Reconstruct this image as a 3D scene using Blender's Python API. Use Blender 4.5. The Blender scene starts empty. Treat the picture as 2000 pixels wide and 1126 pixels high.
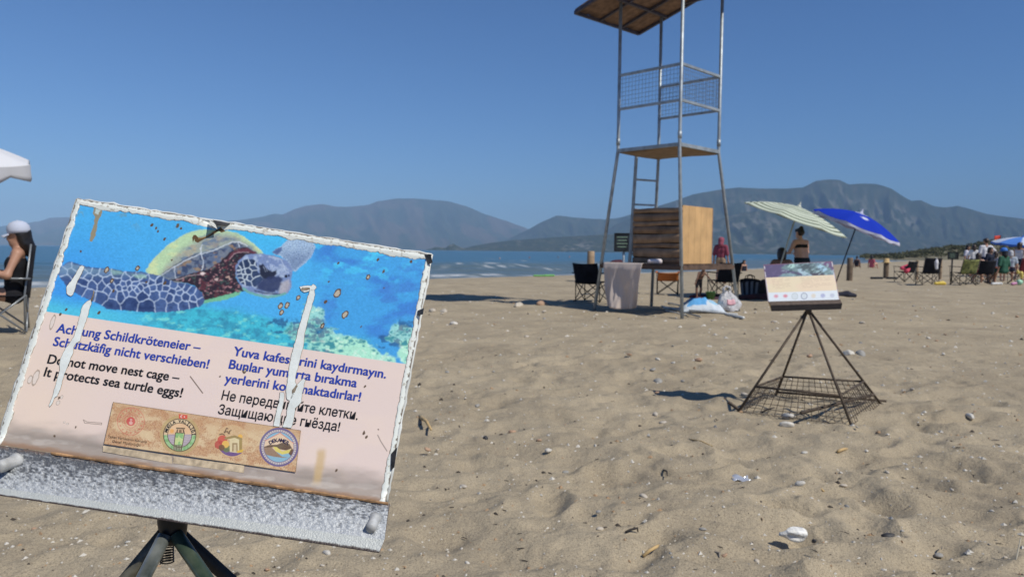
import bpy, bmesh, math, random
import numpy as np
from mathutils import Vector, Matrix
R = math.radians
rnd = random.Random(7)
SC = bpy.context.scene
COL = SC.collection

# ------------------------------------------------------------------ camera
F, CX, CY, HC = 1450.0, 1000.0, 563.0, 1.05
PITCH, ROLL = R(2.894), R(0.68)
CF = np.array([0, math.cos(PITCH), -math.sin(PITCH)])
_u0 = np.array([0, math.sin(PITCH), math.cos(PITCH)])
_r0 = np.array([1.0, 0, 0])
CR = math.cos(ROLL) * _r0 + math.sin(ROLL) * _u0
CU = math.cos(ROLL) * _u0 - math.sin(ROLL) * _r0
CAM = np.array([0, 0, HC])
cd = bpy.data.cameras.new('camera')
cam = bpy.data.objects.new('camera', cd); COL.objects.link(cam)
cd.sensor_width = 36; cd.lens = 36 * F / 2000
cd.clip_start = 0.02; cd.clip_end = 40000
cd.dof.use_dof = True; cd.dof.focus_distance = 1.05; cd.dof.aperture_fstop = 11.0
m = Matrix((CR, CU, -CF)).transposed().to_4x4(); m.translation = Vector(CAM)
cam.matrix_world = m
SC.camera = cam

def ray(px, py):
    return CF * F + (px - CX) * CR + (CY - py) * CU
def V(px, py, Y):                       # point on the pixel's ray at distance Y in front of the camera
    r = ray(px, py); return CAM + r * (Y / r[1])
def G(px, py, z=0.0):                   # point where the pixel's ray meets the level z
    r = ray(px, py); return CAM + r * ((z - HC) / r[2])
def proj(P):                            # world points -> photograph pixels
    d = np.asarray(P) - CAM
    zf = d @ CF
    return CX + F * (d @ CR) / zf, CY - F * (d @ CU) / zf

# ------------------------------------------------------------------ light
SUN_EL = R(49)
TOSUN = np.array([0.79 * math.cos(SUN_EL), -0.613 * math.cos(SUN_EL), math.sin(SUN_EL)])
W = bpy.data.worlds.new('World'); SC.world = W; W.use_nodes = True
nt = W.node_tree; bg = nt.nodes['Background']
sky = nt.nodes.new('ShaderNodeTexSky'); sky.sky_type = 'NISHITA'; sky.sun_disc = False
sky.sun_elevation = SUN_EL
sky.sun_rotation = math.atan2(TOSUN[0], TOSUN[1])
sky.air_density = 1.0; sky.dust_density = 0.0; sky.ozone_density = 6
tint = nt.nodes.new('ShaderNodeMix'); tint.data_type = 'RGBA'; tint.blend_type = 'MULTIPLY'; tint.inputs[0].default_value = 1
tint.inputs[7].default_value = (0.53, 0.73, 0.97, 1)               # the deep clear blue of a dry summer sky
nt.links.new(sky.outputs[0], tint.inputs[6]); nt.links.new(tint.outputs[2], bg.inputs[0]); bg.inputs[1].default_value = 0.10
sl = bpy.data.lights.new('sun', 'SUN'); sl.energy = 4.3; sl.angle = R(0.5); sl.color = (1, 0.945, 0.85)
so = bpy.data.objects.new('sun', sl); COL.objects.link(so)
so.rotation_euler = Vector(TOSUN).to_track_quat('Z', 'Y').to_euler()
so.location = (0, 0, 50)
SC.view_settings.view_transform = 'Standard'; SC.view_settings.look = 'None'
SC.view_settings.exposure = 0.0; SC.view_settings.gamma = 1.0
SC.cycles.use_denoising = True
SC.cycles.max_bounces = 6; SC.cycles.transparent_max_bounces = 8
SC.cycles.volume_bounces = 0

# ------------------------------------------------------------------ helpers
def L(r, g, b):
    c = np.array([r, g, b], float) / 255
    return np.where(c <= 0.04045, c / 12.92, ((c + 0.055) / 1.055) ** 2.4)

def mat(name, col, rough=0.6, metal=0.0, var=None, bump=None, spec=0.5, trans=0.0, alpha=None):
    """col is linear; var=(scale, amount[, colour2]) mottles it, bump=(scale, strength, distance)"""
    m = bpy.data.materials.new(name); m.use_nodes = True
    n = m.node_tree.nodes; lk = m.node_tree.links
    b = n['Principled BSDF']
    b.inputs['Base Color'].default_value = (*[float(c) for c in col], 1)
    b.inputs['Roughness'].default_value = rough; b.inputs['Metallic'].default_value = metal
    b.inputs['Specular IOR Level'].default_value = spec
    tc = n.new('ShaderNodeTexCoord')
    if var:
        nz = n.new('ShaderNodeTexNoise'); nz.inputs['Scale'].default_value = var[0]; nz.inputs['Detail'].default_value = 5
        lk.new(tc.outputs['Object'], nz.inputs['Vector'])
        rp = n.new('ShaderNodeValToRGB'); rp.color_ramp.elements[0].position = 0.3; rp.color_ramp.elements[1].position = 0.7
        c2 = var[2] if len(var) > 2 else [c * (1 + var[1]) for c in col]
        c1 = [c * (1 - var[1]) for c in col]
        rp.color_ramp.elements[0].color = (*[float(c) for c in c1], 1); rp.color_ramp.elements[1].color = (*[min(1, float(c)) for c in c2], 1)
        lk.new(nz.outputs['Fac'], rp.inputs['Fac']); lk.new(rp.outputs['Color'], b.inputs['Base Color'])
    if bump:
        nb = n.new('ShaderNodeTexNoise'); nb.inputs['Scale'].default_value = bump[0]; nb.inputs['Detail'].default_value = 4
        lk.new(tc.outputs['Object'], nb.inputs['Vector'])
        bp = n.new('ShaderNodeBump'); bp.inputs['Strength'].default_value = bump[1]; bp.inputs['Distance'].default_value = bump[2]
        lk.new(nb.outputs['Fac'], bp.inputs['Height']); lk.new(bp.outputs['Normal'], b.inputs['Normal'])
    if trans:
        out = n['Material Output']; tr = n.new('ShaderNodeBsdfTranslucent'); mx = n.new('ShaderNodeMixShader')
        tr.inputs[0].default_value = b.inputs['Base Color'].default_value
        if b.inputs['Base Color'].links: lk.new(b.inputs['Base Color'].links[0].from_socket, tr.inputs[0])
        mx.inputs[0].default_value = trans
        lk.new(b.outputs[0], mx.inputs[1]); lk.new(tr.outputs[0], mx.inputs[2]); lk.new(mx.outputs[0], out.inputs[0])
    return m

def matc(name, rough=0.5, spec=0.4, trans=0.0, bump=None, var=None):
    """colour comes from the mesh's own 'Col' attribute (print, paint, dyed cloth)"""
    m = mat(name, (0.5, 0.5, 0.5), rough, spec=spec, bump=bump)
    n = m.node_tree.nodes; lk = m.node_tree.links; b = n['Principled BSDF']
    at = n.new('ShaderNodeAttribute'); at.attribute_name = 'Col'
    src = at.outputs['Color']
    if var:
        tc = n.new('ShaderNodeTexCoord'); nz = n.new('ShaderNodeTexNoise'); nz.inputs['Scale'].default_value = var[0]; nz.inputs['Detail'].default_value = 6
        lk.new(tc.outputs['Object'], nz.inputs['Vector'])
        mr = n.new('ShaderNodeMapRange'); mr.inputs[3].default_value = 1 - var[1]; mr.inputs[4].default_value = 1 + var[1]
        mr.inputs[1].default_value = 0.3; mr.inputs[2].default_value = 0.7
        lk.new(nz.outputs['Fac'], mr.inputs[0])
        vm = n.new('ShaderNodeVectorMath'); vm.operation = 'SCALE'
        lk.new(src, vm.inputs[0]); lk.new(mr.outputs[0], vm.inputs['Scale']); src = vm.outputs[0]
    lk.new(src, b.inputs['Base Color'])
    if trans:
        out = n['Material Output']; tr = n.new('ShaderNodeBsdfTranslucent'); mx = n.new('ShaderNodeMixShader')
        mx.inputs[0].default_value = trans
        lk.new(src, tr.inputs[0]); lk.new(b.outputs[0], mx.inputs[1]); lk.new(tr.outputs[0], mx.inputs[2]); lk.new(mx.outputs[0], out.inputs[0])
    return m

def wpos(o):
    p = np.zeros(3)
    while o is not None:
        p = p + np.array(o.location); o = o.parent
    return p

def link(name, me, parent=None, kind=None):
    o = bpy.data.objects.new(name, me); COL.objects.link(o)
    if parent is not None: o.parent = parent
    if kind: o['kind'] = kind
    return o

def tag(o, label=None, cat=None, group=None, kind=None):
    if label: o['label'] = label
    if cat: o['category'] = cat
    if group: o['group'] = group
    if kind: o['kind'] = kind
    return o

def thing(name, label, cat, loc=(0, 0, 0), rz=0, group=None):
    o = bpy.data.objects.new(name, None); COL.objects.link(o); o.empty_display_size = 0.1
    o.location = [float(c) for c in loc]; o.rotation_euler = (0, 0, rz)
    return tag(o, label, cat, group)

class MB:
    """collects shapes into one mesh"""
    def __init__(s): s.v = []; s.f = []; s.mi = []; s.c = []; s.sm = []
    def add(s, v, f, mi=0, col=None, smooth=False):
        o = len(s.v); s.v += [tuple(map(float, p)) for p in v]
        s.f += [tuple(o + i for i in q) for q in f]; s.mi += [mi] * len(f); s.sm += [smooth] * len(f)
        s.c += [tuple(col) if col is not None else (0.5, 0.5, 0.5)] * len(v)
        return s
    def box(s, c, d, ax=None, mi=0, col=None):
        c = np.array(c, float); d = np.array(d, float) / 2
        ax = np.eye(3) if ax is None else np.array(ax, float)
        v = [c + ax[0] * d[0] * i + ax[1] * d[1] * j + ax[2] * d[2] * k for i in (-1, 1) for j in (-1, 1) for k in (-1, 1)]
        return s.add(v, [(0, 1, 3, 2), (4, 6, 7, 5), (0, 4, 5, 1), (2, 3, 7, 6), (0, 2, 6, 4), (1, 5, 7, 3)], mi, col)
    def tube(s, pts, r, n=8, mi=0, col=None, cap=True):
        pts = [np.array(p, float) for p in pts]; k = len(pts)
        rs = list(r) if hasattr(r, '__len__') else [r] * k
        vs = []; ref = None
        for i, p in enumerate(pts):
            t = pts[min(i + 1, k - 1)] - pts[max(i - 1, 0)]; t = t / (np.linalg.norm(t) + 1e-12)
            if ref is None:
                ref = np.array([0, 0, 1.0]) if abs(t[2]) < 0.9 else np.array([1.0, 0, 0])
            a = np.cross(t, ref); a /= np.linalg.norm(a); b = np.cross(a, t); ref = b
            for j in range(n):
                q = 2 * math.pi * (j + 0.5) / n
                vs.append(p + rs[i] * (math.cos(q) * a + math.sin(q) * b))
        fs = [(i * n + j, i * n + (j + 1) % n, (i + 1) * n + (j + 1) % n, (i + 1) * n + j) for i in range(k - 1) for j in range(n)]
        if cap: fs += [tuple(range(n - 1, -1, -1)), tuple(range((k - 1) * n, k * n))]
        return s.add(vs, fs, mi, col, n >= 7)
    def bar(s, a, b, w, h=None, mi=0, col=None, up=(0, 0, 1)):
        a = np.array(a, float); b = np.array(b, float); t = b - a; l = np.linalg.norm(t); t = t / l
        up = np.array(up, float)
        if abs(t @ up) > 0.95: up = np.array([0.7071, 0.7071, 0])
        x = np.cross(t, up); x /= np.linalg.norm(x); y = np.cross(x, t)
        return s.box((a + b) / 2, (w, h or w, l), (x, y, t), mi, col)
    def lathe(s, c, prof, n=16, ax=None, mi=0, col=None):
        ax = np.eye(3) if ax is None else np.array(ax, float); c = np.array(c, float)
        v = [c + ax[0] * r * math.cos(2 * math.pi * j / n) + ax[1] * r * math.sin(2 * math.pi * j / n) + ax[2] * z for r, z in prof for j in range(n)]
        k = len(prof)
        f = [(i * n + j, i * n + (j + 1) % n, (i + 1) * n + (j + 1) % n, (i + 1) * n + j) for i in range(k - 1) for j in range(n)]
        f += [tuple(range(n - 1, -1, -1)), tuple(range((k - 1) * n, k * n))]
        return s.add(v, f, mi, col, True)
    def blob(s, c, d, seed=0, rough=0.15, mi=0, col=None, sub=2, ax=None):
        bm = bmesh.new(); bmesh.ops.create_icosphere(bm, subdivisions=sub, radius=1)
        rr = random.Random(seed); ph = [(rr.uniform(1, 3), rr.uniform(0, 6), [rr.gauss(0, 1) for _ in range(3)]) for _ in range(7)]
        ax = np.eye(3) if ax is None else np.array(ax); vs = []
        for v in bm.verts:
            k = 1 + rough * sum(math.sin(a * (v.co.x * w[0] + v.co.y * w[1] + v.co.z * w[2]) + p) for a, p, w in ph) / 2.6
            q = np.array(v.co) * k * np.array(d) / 2
            vs.append(np.array(c) + q[0] * ax[0] + q[1] * ax[1] + q[2] * ax[2])
        fs = [tuple(x.index for x in f.verts) for f in bm.faces]; bm.free()
        return s.add(vs, fs, mi, col, True)
    def sheet(s, grid, th=0.004, mi=0, col=None):
        """a curved sheet with thickness; grid is (n, m, 3)"""
        g = np.array(grid, float); n, m_ = g.shape[:2]
        du = np.gradient(g, axis=0); dv = np.gradient(g, axis=1); nr = np.cross(du, dv)
        nr /= (np.linalg.norm(nr, axis=2, keepdims=True) + 1e-12)
        a = (g + nr * th / 2).reshape(-1, 3); b = (g - nr * th / 2).reshape(-1, 3); N = n * m_
        f = []
        for i in range(n - 1):
            for j in range(m_ - 1):
                q = (i * m_ + j, (i + 1) * m_ + j, (i + 1) * m_ + j + 1, i * m_ + j + 1)
                f.append(q); f.append(tuple(N + k for k in q[::-1]))
        rim = [(0, j) for j in range(m_)] + [(i, m_ - 1) for i in range(1, n)] + [(n - 1, j) for j in range(m_ - 2, -1, -1)] + [(i, 0) for i in range(n - 2, 0, -1)]
        for k in range(len(rim)):
            p = rim[k][0] * m_ + rim[k][1]; q = rim[(k + 1) % len(rim)]; q = q[0] * m_ + q[1]
            f.append((p, q, N + q, N + p))
        return s.add(np.vstack([a, b]), f, mi, col, True)
    def build(s, name, mats, parent=None, world=False, kind=None, bevel=0):
        me = bpy.data.meshes.new(name)
        v = np.array(s.v, float).reshape(-1, 3)
        if world and parent is not None: v = v - wpos(parent)
        me.from_pydata(v.tolist(), [], s.f)
        if not isinstance(mats, (list, tuple)): mats = [mats]
        for m_ in mats: me.materials.append(m_)
        me.polygons.foreach_set('material_index', s.mi); me.polygons.foreach_set('use_smooth', s.sm)
        at = me.color_attributes.new('Col', 'FLOAT_COLOR', 'POINT')
        at.data.foreach_set('color', np.hstack([np.array(s.c, float), np.ones((len(s.c), 1))]).astype(np.float32).ravel())
        me.update()
        o = link(name, me, parent, kind)
        if bevel:
            b = o.modifiers.new('bevel', 'BEVEL'); b.width = bevel; b.segments = 2; b.limit_method = 'ANGLE'
        return o

def grid_obj(name, P, m_, parent=None, col=None, kind=None, smooth=True, close=False, attrs=None):
    """dense grid mesh from an (n, m, 3) array, with optional (n, m, 3) colours"""
    n, k = P.shape[:2]
    idx = np.arange(n * k).reshape(n, k)
    if close: idx = np.hstack([idx, idx[:, :1]])
    q = np.stack([idx[:-1, :-1], idx[1:, :-1], idx[1:, 1:], idx[:-1, 1:]], -1).reshape(-1, 4)
    me = bpy.data.meshes.new(name); N = n * k
    v = P.reshape(-1, 3)
    if parent is not None: v = v - wpos(parent)
    me.vertices.add(N); me.vertices.foreach_set('co', v.astype(np.float32).ravel())
    me.loops.add(q.size); me.loops.foreach_set('vertex_index', q.astype(np.int32).ravel())
    me.polygons.add(len(q)); me.polygons.foreach_set('loop_start', np.arange(0, q.size, 4, dtype=np.int32))
    me.polygons.foreach_set('use_smooth', np.full(len(q), smooth))
    me.update(calc_edges=True); me.validate()
    if col is not None:
        at = me.color_attributes.new('Col', 'FLOAT_COLOR', 'POINT')
        at.data.foreach_set('color', np.dstack([col, np.ones((n, k))]).astype(np.float32).ravel())
    for nm, a in (attrs or {}).items():
        at = me.attributes.new(nm, 'FLOAT', 'POINT'); at.data.foreach_set('value', a.astype(np.float32).ravel())
    me.materials.append(m_)
    return link(name, me, parent, kind)

# numpy noise ------------------------------------------------------
def _hash(ix, iy, seed):
    h = (ix.astype(np.int64) * 374761393 + iy.astype(np.int64) * 668265263 + seed * 982451653) & 0x7fffffff
    h = ((h ^ (h >> 13)) * 1274126177) & 0x7fffffff
    return ((h ^ (h >> 16)) & 0xffff) / 65535.0
def vnoise(x, y, seed=0):
    x = np.asarray(x, float); y = np.asarray(y, float)
    ix = np.floor(x); iy = np.floor(y); fx = x - ix; fy = y - iy
    fx = fx * fx * fx * (fx * (fx * 6 - 15) + 10); fy = fy * fy * fy * (fy * (fy * 6 - 15) + 10)
    a = _hash(ix, iy, seed); b = _hash(ix + 1, iy, seed); c = _hash(ix, iy + 1, seed); d = _hash(ix + 1, iy + 1, seed)
    return (a * (1 - fx) + b * fx) * (1 - fy) + (c * (1 - fx) + d * fx) * fy
def fbm(x, y, oct=4, seed=0):
    s = 0; a = 0.5; t = 0
    for o in range(oct):
        s = s + a * vnoise(np.asarray(x) * 2 ** o + 17.3 * o, np.asarray(y) * 2 ** o - 9.1 * o, seed + o); t += a; a *= 0.5
    return s / t
def ss(e0, e1, x):
    t = np.clip((x - e0) / (e1 - e0), 0, 1); return t * t * (3 - 2 * t)

# smooth blended bodies (people, cloth lumps) ---------------------
def surface_nets(f, org, h):
    s = f < 0
    nx, ny, nz = f.shape
    acc = np.zeros((nx - 1, ny - 1, nz - 1, 3)); cnt = np.zeros((nx - 1, ny - 1, nz - 1))
    def sl_(o): return tuple(slice(o[i], (nx, ny, nz)[i] - 1 + o[i]) for i in range(3))
    corners = [(i, j, k) for i in (0, 1) for j in (0, 1) for k in (0, 1)]
    for a in corners:
        for ax in range(3):
            if a[ax]: continue
            b = list(a); b[ax] = 1
            fa = f[sl_(a)]; fb = f[sl_(b)]; m_ = (fa < 0) != (fb < 0)
            t = np.where(m_, fa / np.where(m_, fa - fb, 1), 0)
            for q in range(3):
                acc[..., q] += np.where(m_, a[q] + (t if q == ax else 0), 0)
            cnt += m_
    act = cnt > 0
    idx = -np.ones(act.shape, int); idx[act] = np.arange(act.sum())
    ijk = np.argwhere(act)
    v = org + h * (ijk + acc[act] / cnt[act][:, None])
    faces = []
    for ax in range(3):
        o = [1, 1, 1]; o[ax] = 0
        lo = s[tuple(slice(o[i], (nx, ny, nz)[i] - 1) for i in range(3))]
        hi_s = [slice(o[i], (nx, ny, nz)[i] - 1) for i in range(3)]; hi_s[ax] = slice(1, (nx, ny, nz)[ax])
        hi = s[tuple(hi_s)]
        m_ = lo != hi
        p = np.argwhere(m_) + np.array(o)
        sg = lo[m_]
        u, w = [(1, 2), (2, 0), (0, 1)][ax]
        def at(du, dw):
            q = p.copy(); q[:, u] -= du; q[:, w] -= dw; return idx[q[:, 0], q[:, 1], q[:, 2]]
        quad = np.stack([at(1, 1), at(0, 1), at(0, 0), at(1, 0)], 1)
        quad[~sg] = quad[~sg][:, ::-1]
        faces.append(quad)
    return v, np.vstack(faces)

def capsules(prims, h=0.014, k=0.02, grow=0.0, clip=None):
    """smooth union of tapered capsules (a, b, ra, rb[, flat]) -> verts, faces"""
    P = np.array([[*p[0], *p[1]] for p in prims]); rr = max(max(p[2], p[3]) for p in prims) + grow
    lo = np.minimum(P[:, :3], P[:, 3:]).min(0) - rr - 3 * h; hi = np.maximum(P[:, :3], P[:, 3:]).max(0) + rr + 3 * h
    n = np.ceil((hi - lo) / h).astype(int) + 1
    X, Y, Z = np.meshgrid(*[lo[i] + h * np.arange(n[i]) for i in range(3)], indexing='ij')
    acc = np.zeros(X.shape)
    for p in prims:
        a = np.array(p[0], float); b = np.array(p[1], float); d = b - a; l2 = d @ d + 1e-12
        t = np.clip(((X - a[0]) * d[0] + (Y - a[1]) * d[1] + (Z - a[2]) * d[2]) / l2, 0, 1)
        dist = np.sqrt((X - a[0] - t * d[0]) ** 2 + (Y - a[1] - t * d[1]) ** 2 + (Z - a[2] - t * d[2]) ** 2) - (p[2] + (p[3] - p[2]) * t) - grow
        acc += np.exp(np.clip(-dist / k, -60, 60))
    f = -k * np.log(acc + 1e-30)
    if clip is not None: f = np.maximum(f, clip(X, Y, Z))
    return surface_nets(f, lo, h)

# ------------------------------------------------------------------ setting: sand
# shoreline at the sea's level, as seen along the photograph's water edge
SEA = -0.25
_sp = [(80, 561), (500, 552), (900, 542.5), (1150, 536), (1300, 531.5), (1450, 526), (1600, 518.5), (1700, 512.5), (1770, 509)]
SHORE = [(-150.0, -170.0), (-60.0, -35.0)] + [tuple(G(x, y, SEA)[:2]) for x, y in _sp] + [(190.0, 330.0), (420.0, 520.0), (1500.0, 900.0)]
def shore_s(x, y):
    """signed distance to the shoreline, positive over the sea"""
    best = np.full(np.shape(x), 1e9); sg = np.ones(np.shape(x))
    for (ax, ay), (bx, by) in zip(SHORE[:-1], SHORE[1:]):
        dx, dy = bx - ax, by - ay; t = np.clip(((x - ax) * dx + (y - ay) * dy) / (dx * dx + dy * dy), 0, 1)
        d = np.hypot(x - ax - t * dx, y - ay - t * dy)
        c = dx * (y - ay) - dy * (x - ax)
        m_ = d < best; best = np.where(m_, d, best); sg = np.where(m_, np.sign(c), sg)
    return best * sg

_fr = np.random.RandomState(5)
DENTS = []
for _ in range(1250):
    r_ = 1.2 + 9.5 * math.sqrt(_fr.rand()); a_ = _fr.uniform(-0.75, 0.75)
    DENTS.append((r_ * math.sin(a_), r_ * math.cos(a_), _fr.uniform(0, math.pi), _fr.uniform(0.10, 0.20), _fr.uniform(0.06, 0.11), _fr.uniform(0.005, 0.021)))
DENTS = np.array(DENTS)
def sand_z(x, y):
    x = np.asarray(x, float); y = np.asarray(y, float)
    s = shore_s(x, y)
    z = np.where(s > -7, -(0.25 + 0.0) * ss(-7, 0, s), 0) - 0.06 * np.clip(s, 0, 30)
    r = np.hypot(x, y); k = ss(70, 30, r) * ss(-1, -8, s)
    z = z + k * (0.05 * (fbm(x / 2.6, y / 2.6, 2, 3) - 0.5) + 0.075 * ss(9, 16, r) * (fbm(x / 0.9, y / 0.55, 3, 13) - 0.5) + 0.045 * (fbm(x / 0.75 + 0.6 * y, y / 0.42, 3, 11) - 0.5))
    nr = r < 19
    if np.any(nr):
        kk = 0.4 * ss(18.5, 12, r) + 0.6 * ss(10, 6, r)
        xf = x[nr] if x.shape else x; yf = y[nr] if y.shape else y
        dz = np.zeros(np.shape(xf))
        for (cx, cy, th, a, b, dp) in DENTS:
            dx = xf - cx; dy = yf - cy
            if x.shape:
                mm = (np.abs(dx) < 0.4) & (np.abs(dy) < 0.4)
                if not mm.any(): continue
                dx = dx[mm]; dy = dy[mm]
            elif abs(dx) > 0.4 or abs(dy) > 0.4: continue
            u = (dx * math.cos(th) + dy * math.sin(th)) / a; w = (-dx * math.sin(th) + dy * math.cos(th)) / b
            q = np.sqrt(u * u + w * w)
            d_ = dp * (-np.exp(-(q ** 3) * 0.9) + 0.30 * np.exp(-((q - 1.45) / 0.42) ** 2))
            if x.shape: dz[mm] += d_
            else: dz = dz + d_
        wx = xf + 0.25 * (fbm(xf / 0.5, yf / 0.5, 2, 51) - 0.5); wy = yf + 0.25 * (fbm(xf / 0.5, yf / 0.5, 2, 52) - 0.5)
        amp = 0.031 + 0.031 * ss(-0.3, 0.9, xf) * ss(6.5, 2.0, yf)
        rid = 1 - np.abs(2 * fbm((wx + 0.5 * wy) / 0.40, (wy - 0.3 * wx) / 0.27, 2, 61) - 1); rid2 = 1 - np.abs(2 * fbm(wx / 0.20, wy / 0.15, 2, 65) - 1)
        dz = dz + amp * 1.5 * (rid - 0.75) + amp * 0.55 * (rid2 - 0.75)
        sm = 0.014 * (fbm(xf / 0.16, yf / 0.11, 3, 23) - 0.5)
        if x.shape: z[nr] += kk[nr] * (dz + sm)
        else: z = z + kk * (dz + sm)
    return z
def gz(x, y):
    return float(sand_z(np.array([float(x)]), np.array([float(y)]))[0])
def onsand(px, py, z0=0.0):
    p = G(px, py, z0)
    for _ in range(4): p = G(px, py, gz(p[0], p[1]))
    return p

def fan_angles(dense, nd, coarse):
    a = list(np.linspace(-dense, dense, nd)); b = list(np.linspace(dense, 2 * math.pi - dense, coarse + 2)[1:-1])
    return np.array(a + b)
ang = fan_angles(R(46), 560, 40)
rad = np.concatenate([[0.02, 0.3, 0.6], np.geomspace(0.8, 16, 470), np.geomspace(16.3, 120, 150), np.geomspace(130, 900, 16)])
RR, AA = np.meshgrid(rad, ang, indexing='ij')
X = RR * np.sin(AA); Y = RR * np.cos(AA)
Z = sand_z(X, Y)
def sand_material():
    m = bpy.data.materials.new('dry beach sand'); m.use_nodes = True
    n = m.node_tree.nodes; lk = m.node_tree.links; b = n['Principled BSDF']
    b.inputs['Roughness'].default_value = 0.95; b.inputs['Specular IOR Level'].default_value = 0.1
    tc = n.new('ShaderNodeTexCoord')
    def nz(sc, det, ro=0.6):
        t = n.new('ShaderNodeTexNoise'); t.inputs['Scale'].default_value = sc; t.inputs['Detail'].default_value = det; t.inputs['Roughness'].default_value = ro
        lk.new(tc.outputs['Object'], t.inputs['Vector']); return t
    big = nz(1.1, 5); fine = nz(170, 3, 0.7); grit = nz(420, 2, 0.8)
    r1 = n.new('ShaderNodeValToRGB'); e = r1.color_ramp.elements
    e[0].position = 0.3; e[1].position = 0.72
    e[0].color = (0.298, 0.249, 0.176, 1); e[1].color = (0.425, 0.357, 0.250, 1)
    lk.new(big.outputs['Fac'], r1.inputs['Fac'])
    r2 = n.new('ShaderNodeValToRGB'); e = r2.color_ramp.elements
    e[0].position = 0.28; e[0].color = (0.42, 0.40, 0.38, 1); e[1].position = 0.74; e[1].color = (1.36, 1.34, 1.28, 1)
    k = r2.color_ramp.elements.new(0.45); k.color = (0.95, 0.95, 0.95, 1)
    lk.new(fine.outputs['Fac'], r2.inputs['Fac'])
    mx = n.new('ShaderNodeMix'); mx.data_type = 'RGBA'; mx.blend_type = 'MULTIPLY'; mx.inputs[0].default_value = 1
    lk.new(r1.outputs[0], mx.inputs[6]); lk.new(r2.outputs[0], mx.inputs[7])
    lk.new(mx.outputs[2], b.inputs['Base Color'])
    bp = n.new('ShaderNodeBump'); bp.inputs['Strength'].default_value = 0.8; bp.inputs['Distance'].default_value = 0.004
    b2 = n.new('ShaderNodeBump'); b2.inputs['Strength'].default_value = 0.6; b2.inputs['Distance'].default_value = 0.03
    med = nz(14, 5, 0.6)
    lk.new(fine.outputs['Fac'], bp.inputs['Height']); lk.new(med.outputs['Fac'], b2.inputs['Height'])
    lk.new(b2.outputs['Normal'], bp.inputs['Normal']); lk.new(bp.outputs['Normal'], b.inputs['Normal'])
    return m
M_SAND = sand_material()
grid_obj('sand', np.dstack([X, Y, Z]), M_SAND, kind='structure', close=True)

# ------------------------------------------------------------------ setting: sea
ang = fan_angles(R(50), 420, 24)
rad = np.concatenate([np.geomspace(8, 130, 640), np.geomspace(133, 2000, 60), np.geomspace(2200, 12000, 14)])
RR, AA = np.meshgrid(rad, ang, indexing='ij')
X = RR * np.sin(AA); Y = RR * np.cos(AA)
S = shore_s(X, Y)
along = (X * 0.75 + Y * 0.66)
wz = np.zeros(X.shape); foam = np.zeros(X.shape)
for (s0, w, A, sd, fo) in [(2.2, 0.9, 0.10, 1, 0.30), (7.0, 1.5, 0.26, 2, 0.20), (13.5, 1.7, 0.30, 3, 0.0), (21.0, 2.0, 0.24, 4, 0.0), (33, 2.6, 0.2, 5, 0.0), (50, 3.4, 0.16, 6, 0)]:
    wob = 2.6 * (fbm(along / 14.0, S * 0 + sd * 7.7, 2, sd) - 0.5)
    md = ss(0.25, 0.7, fbm(along / 11.0 + sd * 3.1, S * 0, 2, 40 + sd))
    d = S - s0 - wob
    wz += A * (0.35 + 0.65 * md) * np.exp(-(np.where(d < 0, d / (w * 0.55), d / w)) ** 2)
    fm = 0.7 * np.exp(-((d + 0.55 * w) / (w * 0.55)) ** 2) * ss(1.0 - fo, 1.25 - fo, md + 0.5 * (vnoise(X * 1.3, Y * 1.3, sd) - 0.5))
    foam = np.maximum(foam, fm * ss(0.25, 0.55, fbm(X * 2.2, Y * 2.2, 3, 60 + sd)))
edge = ss(1.4, 0.2, S + 0.9 * (fbm(along / 3, S * 0, 3, 77) - 0.5)) * ss(-1.2, -0.2, S)
foam = np.maximum(foam, 0.6 * edge * ss(0.42, 0.62, fbm(X * 1.5, Y * 1.5, 3, 88)))
chop = 0.05 * (fbm(X / 1.4, Y / 1.4, 3, 91) - 0.5) * ss(0, 6, S) * ss(140, 60, RR)
Z = SEA + wz * ss(-0.5, 2, S) * ss(150, 90, RR) + chop
depth = ss(0, 45, S)
M_SEA = bpy.data.materials.new('sea water'); M_SEA.use_nodes = True
n = M_SEA.node_tree.nodes; lk = M_SEA.node_tree.links; b = n['Principled BSDF']
b.inputs['Roughness'].default_value = 0.28; b.inputs['IOR'].default_value = 1.2; b.inputs['Specular IOR Level'].default_value = 0.5
tc = n.new('ShaderNodeTexCoord')
at = n.new('ShaderNodeAttribute'); at.attribute_name = 'depth'
r1 = n.new('ShaderNodeValToRGB'); e = r1.color_ramp.elements
e[0].color = (0.10, 0.135, 0.14, 1); e[1].color = (0.045, 0.125, 0.19, 1)
lk.new(at.outputs['Fac'], r1.inputs['Fac'])
fa = n.new('ShaderNodeAttribute'); fa.attribute_name = 'foam'
mx = n.new('ShaderNodeMix'); mx.data_type = 'RGBA'
lk.new(fa.outputs['Fac'], mx.inputs[0]); lk.new(r1.outputs[0], mx.inputs[6]); mx.inputs[7].default_value = (0.55, 0.58, 0.61, 1)
lk.new(mx.outputs[2], b.inputs['Base Color'])
mr = n.new('ShaderNodeMapRange'); mr.inputs[3].default_value = 0.28; mr.inputs[4].default_value = 0.9
lk.new(fa.outputs['Fac'], mr.inputs[0]); lk.new(mr.outputs[0], b.inputs['Roughness'])
mp = n.new('ShaderNodeMapping'); mp.inputs['Scale'].default_value = (0.6, 1.0, 1)
lk.new(tc.outputs['Object'], mp.inputs[0])
w1 = n.new('ShaderNodeTexNoise'); w1.inputs['Scale'].default_value = 0.9; w1.inputs['Detail'].default_value = 6
lk.new(mp.outputs[0], w1.inputs['Vector'])
bp = n.new('ShaderNodeBump'); bp.inputs['Strength'].default_value = 0.9; bp.inputs['Distance'].default_value = 0.35
lk.new(w1.outputs['Fac'], bp.inputs['Height']); lk.new(bp.outputs['Normal'], b.inputs['Normal'])
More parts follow.
